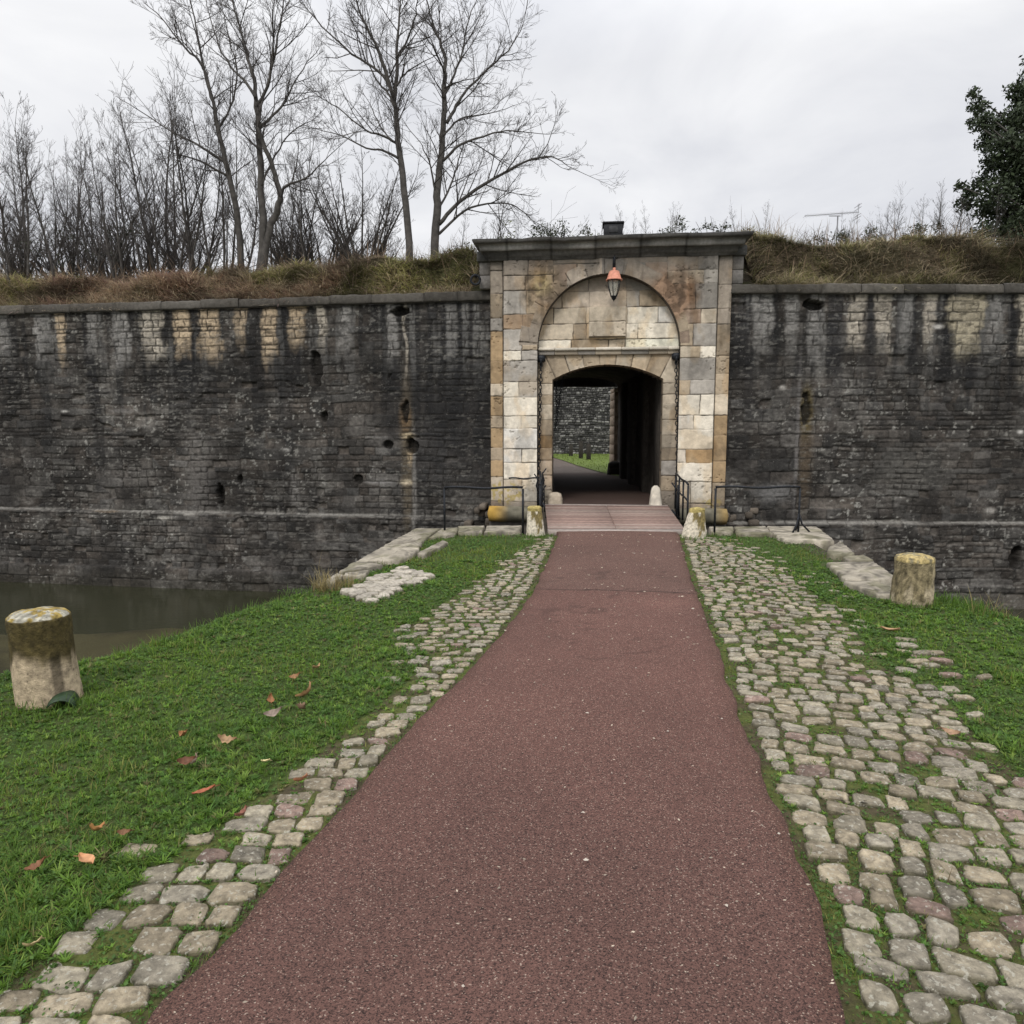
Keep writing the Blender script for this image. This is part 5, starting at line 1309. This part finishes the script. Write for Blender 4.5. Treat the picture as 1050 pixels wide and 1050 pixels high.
# long dead grass hanging over the coping
n = 9000; x = R.uniform(-17.5, 16.5, n); v = R.uniform(-.05, .25, n); ok = ~((x > -.8) & (x < 5.0)) & (R.random(n) < .15 + .85 * sst(.45, .65, fbm(x * 1.6, x * 0, 586, 3))); x, v = x[ok], v[ok]; n = len(x)
p5 = blades(np.stack([x, wall_y(x) + v, ramp_z(x, v) + .05], -1), R.uniform(.2, .5, n), R.uniform(.006, .013, n), R.normal(-1.57, .7, n), R.uniform(1.2, 2.6, n), np.where((R.random(n) < .65)[:, None], straw, np.where((x > 4)[:, None], olive, rust)) * 1.2 * R.uniform(.5, 1.3, n)[:, None], 4)
# arching bramble stems
n = 2600; x = R.uniform(-17.5, 16.5, n); v = R.uniform(.1, 1.6, n); ok = ~((x > -.7) & (x < 4.9)); x, v = x[ok], v[ok]; n = len(x)
p2 = blades(np.stack([x, wall_y(x) + v, ramp_z(x, v)], -1), R.uniform(.35, .8, n), R.uniform(.008, .014, n), R.uniform(0, 6.283, n), R.uniform(.2, 1.7, n), C(.20, .145, .10) * R.uniform(.4, 1.8, n)[:, None], 5)
# thin upright stalks against the sky
n = 3800; x = R.uniform(-17.5, 16.5, n); v = R.uniform(1.0, 3.4, n); 
p3 = blades(np.stack([x, wall_y(x) + v, ramp_z(x, v)], -1), R.uniform(.15, .55, n) * np.where((x > 5) & (x < 16), 1.25, 1), R.uniform(.005, .010, n), R.uniform(0, 6.283, n), R.uniform(.05, .7, n), C(.11, .09, .06) * R.uniform(.4, 1.5, n)[:, None], 3)
# low leafy ground cover on the bank
n = 26000; x = R.uniform(-17.5, 16.5, n); v = R.uniform(0, 1.9, n); ok = (fbm(x * .9, v * 1.4, 585, 3) > .5) & ~((x > -.75) & (x < 4.95) & (v < .35)); x, v = x[ok], v[ok]; n = len(x); s = R.uniform(.014, .035, n)
rv = R.normal(0, 1, (n, 3)); rv /= np.linalg.norm(rv, axis=1)[:, None]; wv = np.cross(rv, R.normal(0, 1, (n, 3))); wv /= np.linalg.norm(wv, axis=1)[:, None]
V4, q4 = quads_at(np.stack([x, wall_y(x) + v, ramp_z(x, v) + R.uniform(.02, .2, n)], -1), rv * s[:, None], wv * s[:, None] * .6)
c4 = np.where((R.random(n) < .5)[:, None], C(.055, .062, .022), C(.115, .07, .042)) * R.uniform(.5, 1.4, n)[:, None]
V, q, t_, c_ = join([p1, p5, p2, p3, (V4, q4, np.zeros((0, 3), int), np.repeat(c4, 4, 0))])
tag(link('bank_undergrowth', mesh_np('bank_undergrowth', V, q, t_, c_), M['deadgrass']), kind='stuff')

# ------------------------------------------------------------------ trees
class Twigs:
    def __init__(s): s.P = []; s.r = []
    def mesh(s, name, sides=3):
        P = np.array(s.P); r = np.array(s.r); B, m, _ = P.shape
        T = np.gradient(P, axis=1); T /= np.linalg.norm(T, axis=2, keepdims=True) + 1e-9
        ref = np.where(np.abs(T[:, :1, 2:3]) < .9, np.array([0, 0, 1.]), np.array([1., 0, 0]))
        A = np.cross(T, np.broadcast_to(ref, T.shape)); A /= np.linalg.norm(A, axis=2, keepdims=True) + 1e-9; Bn = np.cross(T, A)
        th = np.arange(sides) * 2 * math.pi / sides
        V = P[:, :, None, :] + r[:, :, None, None] * (np.cos(th)[None, None, :, None] * A[:, :, None] + np.sin(th)[None, None, :, None] * Bn[:, :, None])
        idx = np.arange(B * m * sides).reshape(B, m, sides); nx_ = np.roll(idx, -1, 2)
        q = np.stack([idx[:, :-1], nx_[:, :-1], nx_[:, 1:], idx[:, 1:]], -1).reshape(-1, 4)
        return mesh_np(name, V.reshape(-1, 3), q, None, None, True)

def unit(v): return v / (np.linalg.norm(v) + 1e-9)
def branch(tr, r, p, d, L, rad, lev, maxlev, up=.25, ncs=(7, 6, 5, 3), rmin=.0028, ang=(.45, .95)):
    pts = [p]; dd = d
    for k in range(3):
        dd = unit(dd + np.array([r.gauss(0, .13), r.gauss(0, .13), r.gauss(0, .10) + up * .35])); pts.append(pts[-1] + dd * L / 3)
    tr.P.append(pts); tr.r.append([rad, max(rad * .78, rmin), max(rad * .55, rmin), rmin])
    if lev >= maxlev: return
    nc = ncs[min(lev, len(ncs) - 1)]; nc = max(1, int(nc * r.uniform(.7, 1.25)))
    for k in range(nc):
        t = r.uniform(.18, 1.0) * 3; i = min(2, int(t)); f = t - i
        q = pts[i] + (pts[i + 1] - pts[i]) * f; dl = unit(pts[i + 1] - pts[i])
        a = np.array([r.gauss(0, 1), r.gauss(0, 1), r.gauss(0, 1)]); a = unit(a - dl * np.dot(a, dl)); an = r.uniform(*ang)
        nd = unit(dl * math.cos(an) + a * math.sin(an))
        branch(tr, r, q, nd, L * r.uniform(.34, .62) * (1.15 - .18 * t), max(rmin, rad * (1 - .2 * t) * .55), lev + 1, maxlev, up, ncs, rmin, ang)

def limb_children(tr, r, P, rads, per_m, Lr, maxlev, t0=.15, up=.25, ncs=(7, 7, 5), flat=1.0):
    P = np.array(P); seg = np.linalg.norm(np.diff(P, axis=0), axis=1); cum = np.concatenate([[0], np.cumsum(seg)]); tot = cum[-1]
    for k in range(int(tot * per_m * r.uniform(.9, 1.1))):
        s = tot * (t0 + (1 - t0) * r.random() ** .8); i = min(len(seg) - 1, int(np.searchsorted(cum, s) - 1)); i = max(i, 0); f = (s - cum[i]) / seg[i]
        p = P[i] + (P[i + 1] - P[i]) * f; dl = unit(P[i + 1] - P[i]); a = np.array([r.gauss(0, 1), r.gauss(0, flat), r.gauss(0, 1)]); a = unit(a - dl * np.dot(a, dl)); an = r.uniform(.5, 1.05)
        rad = np.interp(s, cum, rads); L = r.uniform(*Lr) * (1.1 - .55 * s / tot)
        branch(tr, r, p, unit(dl * math.cos(an) + a * math.sin(an)), L, min(.5 * rad, .008 + .008 * L), 1, maxlev, up, ncs)
    # leader tip
    branch(tr, r, P[-1], unit(P[-1] - P[-2]), r.uniform(*Lr), rads[-1], 1, maxlev, up, ncs)

def smooth_line(P, r, wig=.012, sub=4):
    P = np.array(P); out = []
    for i in range(len(P) - 1):
        p0, p1, p2, p3 = P[max(i - 1, 0)], P[i], P[i + 1], P[min(i + 2, len(P) - 1)]
        for k in range(sub):
            t = k / sub; q = .5 * ((2 * p1) + (-p0 + p2) * t + (2 * p0 - 5 * p1 + 4 * p2 - p3) * t * t + (-p0 + 3 * p1 - 3 * p2 + p3) * t ** 3)
            out.append(q + np.array([r.gauss(0, wig), r.gauss(0, wig), 0]) * (1 if i + k else 0))
    out.append(P[-1]); return out

def big_tree(name, label, base_px, Y, limbs, seed, per_m=4.6, Lr=(.6, 1.9), maxlev=3):
    r = random.Random(seed); base = ramp_pt(base_px, Y); e = empty(name, label, 'tree', tuple(base), 0, 'tall bare trees on the rampart'); tb = MB(); tw = Twigs()
    for (pix, r0, r1, dY) in limbs:
        m = len(pix); P = [at(px, py, Y + dY * (k / (m - 1)) ** 1.2) for k, (px, py) in enumerate(pix)]
        if pix[0][1] > 250: P[0][2] = base[2] - .15
        P = [p - base for p in smooth_line(P, r)]; rads = list(np.linspace(r0, r1, len(P))); tb.tube(P, [q * .76 for q in rads], 8)
        limb_children(tw, r, P, rads, per_m, Lr, maxlev, .35 if pix[0][1] > 250 else .12)
    tb.build('trunk', M['bark'], e, True); link('crown', tw.mesh('crown'), M['twig'], e)
    return e
big_tree('bare_tree', 'tall bare tree leaning left, its trunk just left of the twin stemmed tree', 248, 20.6, [([(248, 266), (244, 232), (240, 200), (230, 160), (223, 127), (218, 103), (208, 67), (190, 50), (167, 20)], .13, .018, -.6),
    ([(218, 103), (212, 82), (205, 50), (200, 20), (190, -14)], .06, .014, .5), ([(232, 167), (215, 156), (200, 147), (173, 133), (133, 107)], .06, .012, .7), ([(236, 182), (205, 165), (180, 158)], .05, .012, -.8), ([(224, 132), (236, 110), (243, 75), (235, 40), (226, 0)], .045, .01, 1.0)], 3)
big_tree('bare_tree', 'tall bare tree with two twisted grey stems on the left rampart', 265, 20.0, [([(263, 266), (270, 242), (268, 207), (267, 167), (265, 133), (263, 110), (260, 80), (254, 60), (247, 33), (236, -8)], .15, .02, .3),
    ([(266, 264), (276, 238), (285, 213), (287, 200), (280, 173), (270, 147), (265, 131)], .14, .06, -.2), ([(287, 203), (294, 190), (313, 183), (337, 160)], .06, .012, -.6), ([(265, 130), (277, 122), (292, 104), (302, 84), (318, 60)], .06, .012, .7), ([(263, 110), (274, 88), (282, 55), (288, 20), (292, -12)], .06, .012, -.7),
    ([(262, 100), (250, 82), (236, 68), (222, 40), (212, 5)], .055, .012, .9), ([(264, 118), (270, 98), (276, 78), (280, 40), (276, 10)], .05, .012, 1.2), ([(268, 190), (282, 160), (300, 135), (322, 122)], .04, .01, 1.0), ([(267, 155), (252, 140), (240, 130)], .03, .01, -.8)], 8, 4.8)
big_tree('bare_tree', 'tall slim bare tree nearest left of the gate, straight pale trunk', 422, 19.4, [([(422, 266), (416, 207), (410, 159), (407, 131), (405, 104), (407, 73), (407, 46), (410, 18), (412, -20)], .125, .018, .2),
    ([(404, 100), (391, 61), (382, 40), (370, 15), (362, -12)], .07, .014, -.6), ([(401, 91), (388, 73), (361, 55), (330, 27), (309, 3)], .055, .012, .7), ([(405, 146), (390, 138), (376, 134), (346, 110), (328, 100)], .045, .01, -.6), ([(408, 162), (392, 154), (376, 152), (350, 139), (330, 134)], .045, .01, .6),
    ([(407, 88), (413, 78), (422, 70), (443, 59)], .04, .01, -.4), ([(405, 110), (398, 96), (386, 82), (376, 60), (372, 30)], .045, .01, 1.0), ([(406, 60), (418, 40), (426, 15), (430, -12)], .04, .01, -1.0), ([(409, 150), (398, 140), (384, 118), (378, 104)], .035, .01, .8)], 14, 4.6)
big_tree('bare_tree', 'tall bare tree beside the gate with long limbs sweeping out over it', 443, 19.8, [([(443, 264), (448, 219), (449, 189), (452, 158), (455, 122), (455, 85), (457, 61), (452, 46), (443, 22), (436, -8)], .15, .016, .2),
    ([(458, 126), (468, 108), (480, 91), (501, 70), (526, 46), (537, 22)], .06, .010, .5), ([(454, 165), (471, 149), (495, 140), (520, 134), (553, 137)], .055, .010, -.6), ([(450, 230), (471, 207), (507, 183), (541, 165), (566, 161), (582, 170)], .075, .010, -.3), ([(450, 240), (477, 216), (501, 209), (526, 210), (546, 226)], .05, .010, .5),
    ([(448, 200), (445, 189), (440, 165), (431, 146)], .045, .012, -.5), ([(455, 100), (466, 76), (474, 52), (480, 20), (492, -8)], .05, .010, .8), ([(456, 75), (446, 52), (436, 36)], .035, .010, -.8), ([(454, 140), (472, 122), (494, 118), (518, 112)], .04, .010, 1.0), ([(456, 90), (470, 84), (488, 80)], .03, .01, -.9), ([(450, 215), (462, 190), (470, 165), (478, 140)], .045, .01, .9)], 22, 5.0)
# young thin trees of the thicket
def sapling_mesh(seed, H_):
    r = random.Random(seed); tb = MB(); tw = Twigs(); P = [np.zeros(3)]; d = np.array([r.gauss(0, .20), r.gauss(0, .12), 1.])
    for k in range(9):
        d = unit(d + np.array([r.gauss(0, .06), r.gauss(0, .06), .05])); P.append(P[-1] + d * H_ / 9)
    rads = list(np.linspace(.042, .007, 10)); tb.tube(P, rads, 5); limb_children(tw, r, P, rads, 7.5, (.5, 1.35), 3, .12, .5, (6, 5, 3))
    return mesh_np('trunk', tb.v, tb.q, tb.t, None, True), tw.mesh('crown')
sap = [sapling_mesh(100 + k, 4.3) for k in range(14)]
for me1, me2 in sap: me1.materials.append(M['bark']); me2.materials.append(M['twig'])
def put_sapling(k, px, Y, sc, label, group, name='young_tree', cat='tree'):
    p = ramp_pt(px, Y); e = empty(name, label, cat, tuple(p - np.array([0, 0, .05])), rnd.uniform(0, 6.28), group); e.scale = (sc * rnd.uniform(.85, 1.1),) * 2 + (sc,)
    for nm, me in zip(('trunk', 'crown'), sap[k % 14]):
        o = bpy.data.objects.new(nm, me); COL.objects.link(o); o.parent = e
def topz(px, py, Y): return float(at(px, py, Y)[2])
k = 0
for px in list(range(-150, 0, 22)) + list(range(2, 244, 7)) + [252, 275, 292, 305, 318, 300, 312]:
    Y = rnd.uniform(19.9, 25.0); pxx = px + rnd.uniform(-4, 4); tp = np.interp(px, [-150, 0, 20, 60, 75, 100, 130, 160, 200, 240, 320], [140, 150, 128, 150, 130, 150, 138, 118, 110, 130, 170]) + rnd.uniform(-8, 26)
    sc = max(.35, (topz(pxx, tp, Y) - ramp_pt(pxx, Y)[2]) / 4.3)
    put_sapling(k, pxx, Y, sc, 'thin bare young tree crowded into the thicket on the left rampart', 'young trees of the left thicket'); k += 1
for px in (468, 486, 503, 517, 532):
    Y = rnd.uniform(19, 22); tp = {503: 178, 517: 196}.get(px, rnd.uniform(205, 230)); put_sapling(k, px, Y, (topz(px, tp, Y) - ramp_pt(px, Y)[2]) / 4.3, 'slender bare sapling under the long limbs beside the gate', 'saplings beside the gate'); k += 1
for px in list(range(868, 985, 7)) + [1000, 1015, 1035, 1060, 1085]:
    Y = rnd.uniform(18.6, 23); tp = np.interp(px, [820, 870, 905, 950, 975, 1085], [236, 222, 212, 205, 192, 190]) + rnd.uniform(-3, 20); put_sapling(k, px, Y, max(.12, (topz(px, tp, Y) - ramp_pt(px, Y)[2]) / 4.3), 'wispy bare shrub in the row on the right rampart', 'wispy shrubs on the right rampart', 'bare_shrub', 'shrub'); k += 1
for px in (772, 778, 744, 756, 700, 690, 665, 655, 610, 640, 745, 735, 676):
    Y = rnd.uniform(17.9, 19.5); tp = rnd.uniform(208, 236); put_sapling(k, px, Y, max(.08, (topz(px, tp, Y) - ramp_pt(px, Y)[2]) / 4.3), 'tiny leafless shoot growing behind the gate cornice', 'shoots behind the gate cornice', 'bare_shrub', 'shrub'); k += 1
# many stemmed bare bushes
def bush(px, Y, wpx, top, seed, label):
    r = random.Random(seed); b0 = ramp_pt(px, Y); e = empty('bare_bush', label, 'bush', tuple(b0), 0, 'bare bushes on the rampart'); tb = MB(); tw = Twigs(); H_ = topz(px, top, Y) - b0[2]; hw = wpx / 750 * Y
    for k in range(28):
        a = r.uniform(-1.15, 1.15); dy = r.uniform(-.5, .5); d = unit(np.array([math.sin(a), dy, math.cos(a) * 1.1])); L = H_ * r.uniform(.6, .95) * (1 - .12 * abs(a)) if abs(a) < .8 else hw * r.uniform(.6, .9)
        P = [np.zeros(3)]
        for j in range(6):
            d = unit(d + np.array([r.gauss(0, .1), r.gauss(0, .1), .10])); P.append(P[-1] + d * L / 6)
        rads = list(np.linspace(r.uniform(.03, .05), .008, 7)); tb.tube(P, rads, 5); limb_children(tw, r, P, rads, 5.5, (.35, .95), 3, .15, .35, (5, 4, 3))
    tb.build('trunk', M['bark'], e, True); link('crown', tw.mesh('crown'), M['twig'], e)
bush(372, 21.2, 62, 140, 4, 'broad bare bush between the two pairs of tall trees')
bush(330, 22.3, 50, 165, 5, 'dense bare bush just right of the twin stemmed tree')
bush(20, 23.0, 50, 205, 8, 'dark bare bush at the very left edge of the thicket')
bush(110, 22.5, 50, 205, 9, 'dark bare bush in the middle of the left thicket')
bush(195, 23.0, 45, 205, 10, 'dark bare bush left of the leaning tree')
bush(300, 21.5, 40, 205, 11, 'low bare bush at the right foot of the twin stemmed tree')
bush(150, 24.0, 45, 195, 6, 'dark bare bush low in the left thicket')
bush(70, 23.5, 45, 200, 7, 'dark bare bush at the far left of the thicket')
# leafy things
def leaf_cloud(cens, rads, dens, size, colr, seed):
    g = np.random.default_rng(seed); Cn = []
    for c0, rd in zip(cens, rads):
        m = int(dens * rd ** 2.2); v_ = g.normal(0, 1, (m, 3)); v_ /= np.linalg.norm(v_, axis=1)[:, None]; Cn.append(np.asarray(c0) + v_ * (rd * g.random(m) ** .45 * (.75 + .5 * g.random(m)))[:, None] * np.array([1, 1, .8]))
    Cn = np.concatenate(Cn); m = len(Cn); s = g.uniform(.6, 1.3, m) * size; a = g.normal(0, 1, (m, 3)); a /= np.linalg.norm(a, axis=1)[:, None]; b_ = np.cross(a, g.normal(0, 1, (m, 3))); b_ /= np.linalg.norm(b_, axis=1)[:, None]
    V, q = quads_at(Cn, a * s[:, None], b_ * s[:, None] * .55); return V, q, np.repeat(np.asarray(colr) * g.uniform(.45, 1.6, m)[:, None], 4, 0)
YE = 21.0; b0 = ramp_pt(1082, YE); e = empty('evergreen_tree', 'dark dense evergreen tree cut by the right edge of the photograph', 'tree', tuple(b0))
lobes = [(1042, 92, .30), (1050, 100, .4), (998, 96, .20), (1003, 110, .28), (1008, 124, .34), (1022, 132, .42), (1040, 122, .45), (1060, 110, .6), (996, 124, .12), (1013, 146, .34), (1032, 150, .55), (1055, 140, .7), (1018, 168, .36), (1040, 172, .6), (1060, 178, .8), (1006, 186, .28), (1022, 196, .5), (1048, 205, .75), (996, 196, .25), (984, 191, .16), (990, 208, .3), (1012, 216, .42), (1036, 232, .6), (1008, 240, .4), (1060, 235, .8),
         (1080, 70, .8), (1100, 110, 1.1), (1095, 160, 1.2), (1100, 210, 1.1), (1130, 90, .9), (1140, 150, 1.0), (1150, 200, .9), (1110, 45, .7), (1125, 235, 1.0)]
rr_ = random.Random(6); cens = []; rads = []
for px, py, rd in lobes:
    p = at(px, py, YE + rr_.uniform(-.9, .9)) - b0; cens.append(p); rads.append(rd)
V, q, c_ = leaf_cloud(cens, rads, 4200, .060, C(.036, .050, .024), 12); link('crown', mesh_np('crown', V, q, None, c_), M['leaf'], e)
tb = MB(); tb.tube([(0, 0, -.2), (.05, 0, 1.5), (0, .1, 3.2), (.1, 0, 5.0)], [.20, .17, .12, .04], 8)
for p in cens: h = np.array([.05, .05, max(.3, p[2] * .62 - .2)]); tb.tube([h, (h + p) / 2 + np.array([0, 0, .1]), p], [.05, .03, .012], 5)
tb.build('trunk', M['bark'], e, True)
def ivy(px, py, Y, rd, colr, label, seed, dens=1400, size=.035):
    p = at(px, py, Y); b0 = ramp_pt(px, Y); e = empty('leafy_shrub', label, 'shrub', tuple(b0), 0, 'small leafy shrubs on the rampart'); r = random.Random(seed); cens, rads = [], []
    for k in range(6): cens.append(p - b0 + np.array([r.gauss(0, rd * .8), r.gauss(0, rd * .5), r.gauss(-.1 * rd, rd * .4)])); rads.append(rd * r.uniform(.4, .75))
    V, q, c_ = leaf_cloud(cens, rads, dens, size, colr, seed); link('foliage', mesh_np('foliage', V, q, None, c_), M['leaf'], e)
    tb = MB()
    for c0 in cens: tb.tube([(0, 0, -.1), c0 * .5 + np.array([r.gauss(0, .05), 0, 0]), c0 + np.array([r.gauss(0, .05), 0, .1 + rd * .5])], [.012, .008, .004], 4)
    tb.build('stem', M['bark'], e)
DG, OG = C(.038, .045, .024), C(.085, .095, .03)
ivy(562, 240, 17.9, .34, DG, 'dark leafy shrub behind the left half of the cornice', 1, 2600); ivy(578, 238, 18.1, .28, DG, 'small dark shrub left of the crest block, nearer the middle', 2, 2600); ivy(606, 243, 17.9, .18, OG * .8, 'low olive shrub close to the left of the crest block', 3)
ivy(690, 238, 17.9, .30, DG, 'sparse dark shrub right of the crest block', 4, 2200); ivy(731, 235, 17.9, .22, DG, 'round dark ivy clump near the right end of the cornice', 5, 3000); ivy(668, 243, 17.8, .15, DG, 'tiny dark shrub just right of the crest block', 6, 2400); ivy(846, 243, 18.4, .28, DG * .8, 'low rounded dark bush in front of the aerial mast', 7)
ivy(510, 245, 18.2, .28, OG, 'olive shrub behind the left corner of the cornice', 8, 1500); ivy(500, 255, 17.6, .25, OG, 'yellow green grassy shrub against the left end of the cornice', 9, 700); ivy(872, 240, 19.6, .28, DG, 'dark scrubby bush right of the aerial mast', 10, 2400); ivy(905, 240, 19.6, .3, DG, 'dark scrubby bush under the wispy shrubs', 11, 2400); ivy(945, 238, 19.6, .35, DG, 'wider dark bush at the left foot of the evergreen tree', 12, 2400)
ivy(40, 255, 20.5, .4, DG * .7, 'dark ivy clump low at the far left of the thicket', 13, 700); ivy(95, 250, 21, .45, DG * .6, 'dark ivy clump low in the left thicket', 14, 600); ivy(120, 240, 21.5, .4, DG * .6, 'ivy climbing the stems in the middle of the left thicket', 15, 500); ivy(232, 180, 20.7, .12, DG, 'small ivy tuft on the left leaning tree', 16, 700)
# aerial on its mast
p = ramp_pt(857, 24.0); an = empty('tv_aerial', 'long thin television aerial on a mast above the right rampart', 'aerial', tuple(p)); tz = topz(857, 222, 24.0) - p[2]
mb = MB(); mb.tube([(0, 0, -.2), (0, 0, tz)], .02, 6); mb.build('mast', M['alu'], an)
a0, a1 = at(825, 221.5, 23.6) - p, at(881, 217.5, 24.3) - p
mb = MB(); mb.tube([a0, a1], .009, 5); mb.tube([(a0 + a1) / 2 + np.array([-.1, 0, -.06]), (a0 + a1) / 2 + np.array([.25, 0, -.06])], .014, 5); mb.build('boom', M['alu'], an)
mb = MB()
for k in range(16):
    q_ = a0 + (a1 - a0) * (k + .3) / 17; mb.tube([q_ + np.array([0, -.2, .0]), q_ + np.array([0, .2, 0])], .004, 4); mb.tube([q_ + np.array([0, 0, -.03]), q_ + np.array([0, 0, .04])], .004, 4)
mb.build('element_bars', M['alu'], an)
q_ = a0 + (a1 - a0) * .97; mb = MB()
for dz in (-.18, -.1, .1, .2): mb.tube([q_ + np.array([.0, -.25, dz]), q_ + np.array([.0, .25, dz])], .008, 4)
mb.tube([q_ + np.array([0, 0, -.2]), q_ + np.array([.04, 0, .24])], .008, 4); mb.build('reflector', M['alu'], an)

# ------------------------------------------------------------------ light
SUN_EL, SUN_AZ = math.radians(44), math.radians(198)      # azimuth measured clockwise from +Y (behind the viewer, a little left)
w = bpy.data.worlds.new('World'); scene.world = w; w.use_nodes = True; nt = w.node_tree; L_ = nt.links; nt.nodes.clear()
out = nt.nodes.new('ShaderNodeOutputWorld'); bg = nt.nodes.new('ShaderNodeBackground'); L_.new(bg.outputs[0], out.inputs[0])
sky = nt.nodes.new('ShaderNodeTexSky'); sky.sky_type = 'NISHITA'; sky.sun_disc = False; sky.sun_elevation = SUN_EL; sky.sun_rotation = SUN_AZ
tc = nt.nodes.new('ShaderNodeTexCoord'); mp = nt.nodes.new('ShaderNodeMapping'); mp.inputs['Scale'].default_value = (1.6, 1.6, 3.6); L_.new(tc.outputs['Generated'], mp.inputs['Vector'])
n1 = N(nt, 'ShaderNodeTexNoise', Scale=1.7, Detail=6.0, Roughness=.52, Distortion=.4); L_.new(mp.outputs['Vector'], n1.inputs['Vector'])
cr = nt.nodes.new('ShaderNodeValToRGB'); e = cr.color_ramp.elements; e[0].position = .36; e[0].color = (7.2, 7.32, 7.75, 1); e[1].position = .68; e[1].color = (9.5, 9.52, 9.65, 1)
L_.new(n1.outputs['Fac'], cr.inputs['Fac'])
sx = nt.nodes.new('ShaderNodeSeparateXYZ'); L_.new(tc.outputs['Generated'], sx.inputs[0])
zr = nt.nodes.new('ShaderNodeMapRange'); zr.inputs['From Min'].default_value = .42; zr.inputs['From Max'].default_value = 1.0; zr.inputs['To Min'].default_value = .96; zr.inputs['To Max'].default_value = 2.3; L_.new(sx.outputs['Z'], zr.inputs['Value'])
pw = nt.nodes.new('ShaderNodeVectorMath'); pw.operation = 'SCALE'; L_.new(cr.outputs['Color'], pw.inputs[0]); L_.new(zr.outputs['Result'], pw.inputs['Scale'])
mx = nt.nodes.new('ShaderNodeMix'); mx.data_type = 'RGBA'; mx.inputs['Factor'].default_value = .97; L_.new(sky.outputs[0], mx.inputs[6]); L_.new(pw.outputs['Vector'], mx.inputs[7])
L_.new(mx.outputs[2], bg.inputs['Color']); bg.inputs['Strength'].default_value = .10
sl = bpy.data.lights.new('sun', 'SUN'); sl.energy = 1.5; sl.angle = math.radians(16); sl.color = (1, .96, .90)
so = bpy.data.objects.new('sun', sl); COL.objects.link(so)
dv_ = Vector((math.sin(SUN_AZ) * math.cos(SUN_EL), math.cos(SUN_AZ) * math.cos(SUN_EL), math.sin(SUN_EL))); so.rotation_euler = dv_.to_track_quat('Z', 'Y').to_euler()

cam = bpy.data.cameras.new('camera'); co = bpy.data.objects.new('camera', cam); COL.objects.link(co)
co.location = (0, 0, EYE); co.rotation_euler = (math.radians(90) - PHI, 0, 0); cam.sensor_width = 36; cam.sensor_height = 36; cam.sensor_fit = 'HORIZONTAL'; cam.lens = 36 * F / 1050; cam.clip_end = 2000; cam.clip_start = .05
scene.camera = co
scene.view_settings.view_transform = 'Standard'; scene.view_settings.look = 'None'; scene.view_settings.exposure = 0.1; scene.view_settings.gamma = 1
scene.cycles.max_bounces = 6; scene.cycles.use_denoising = True
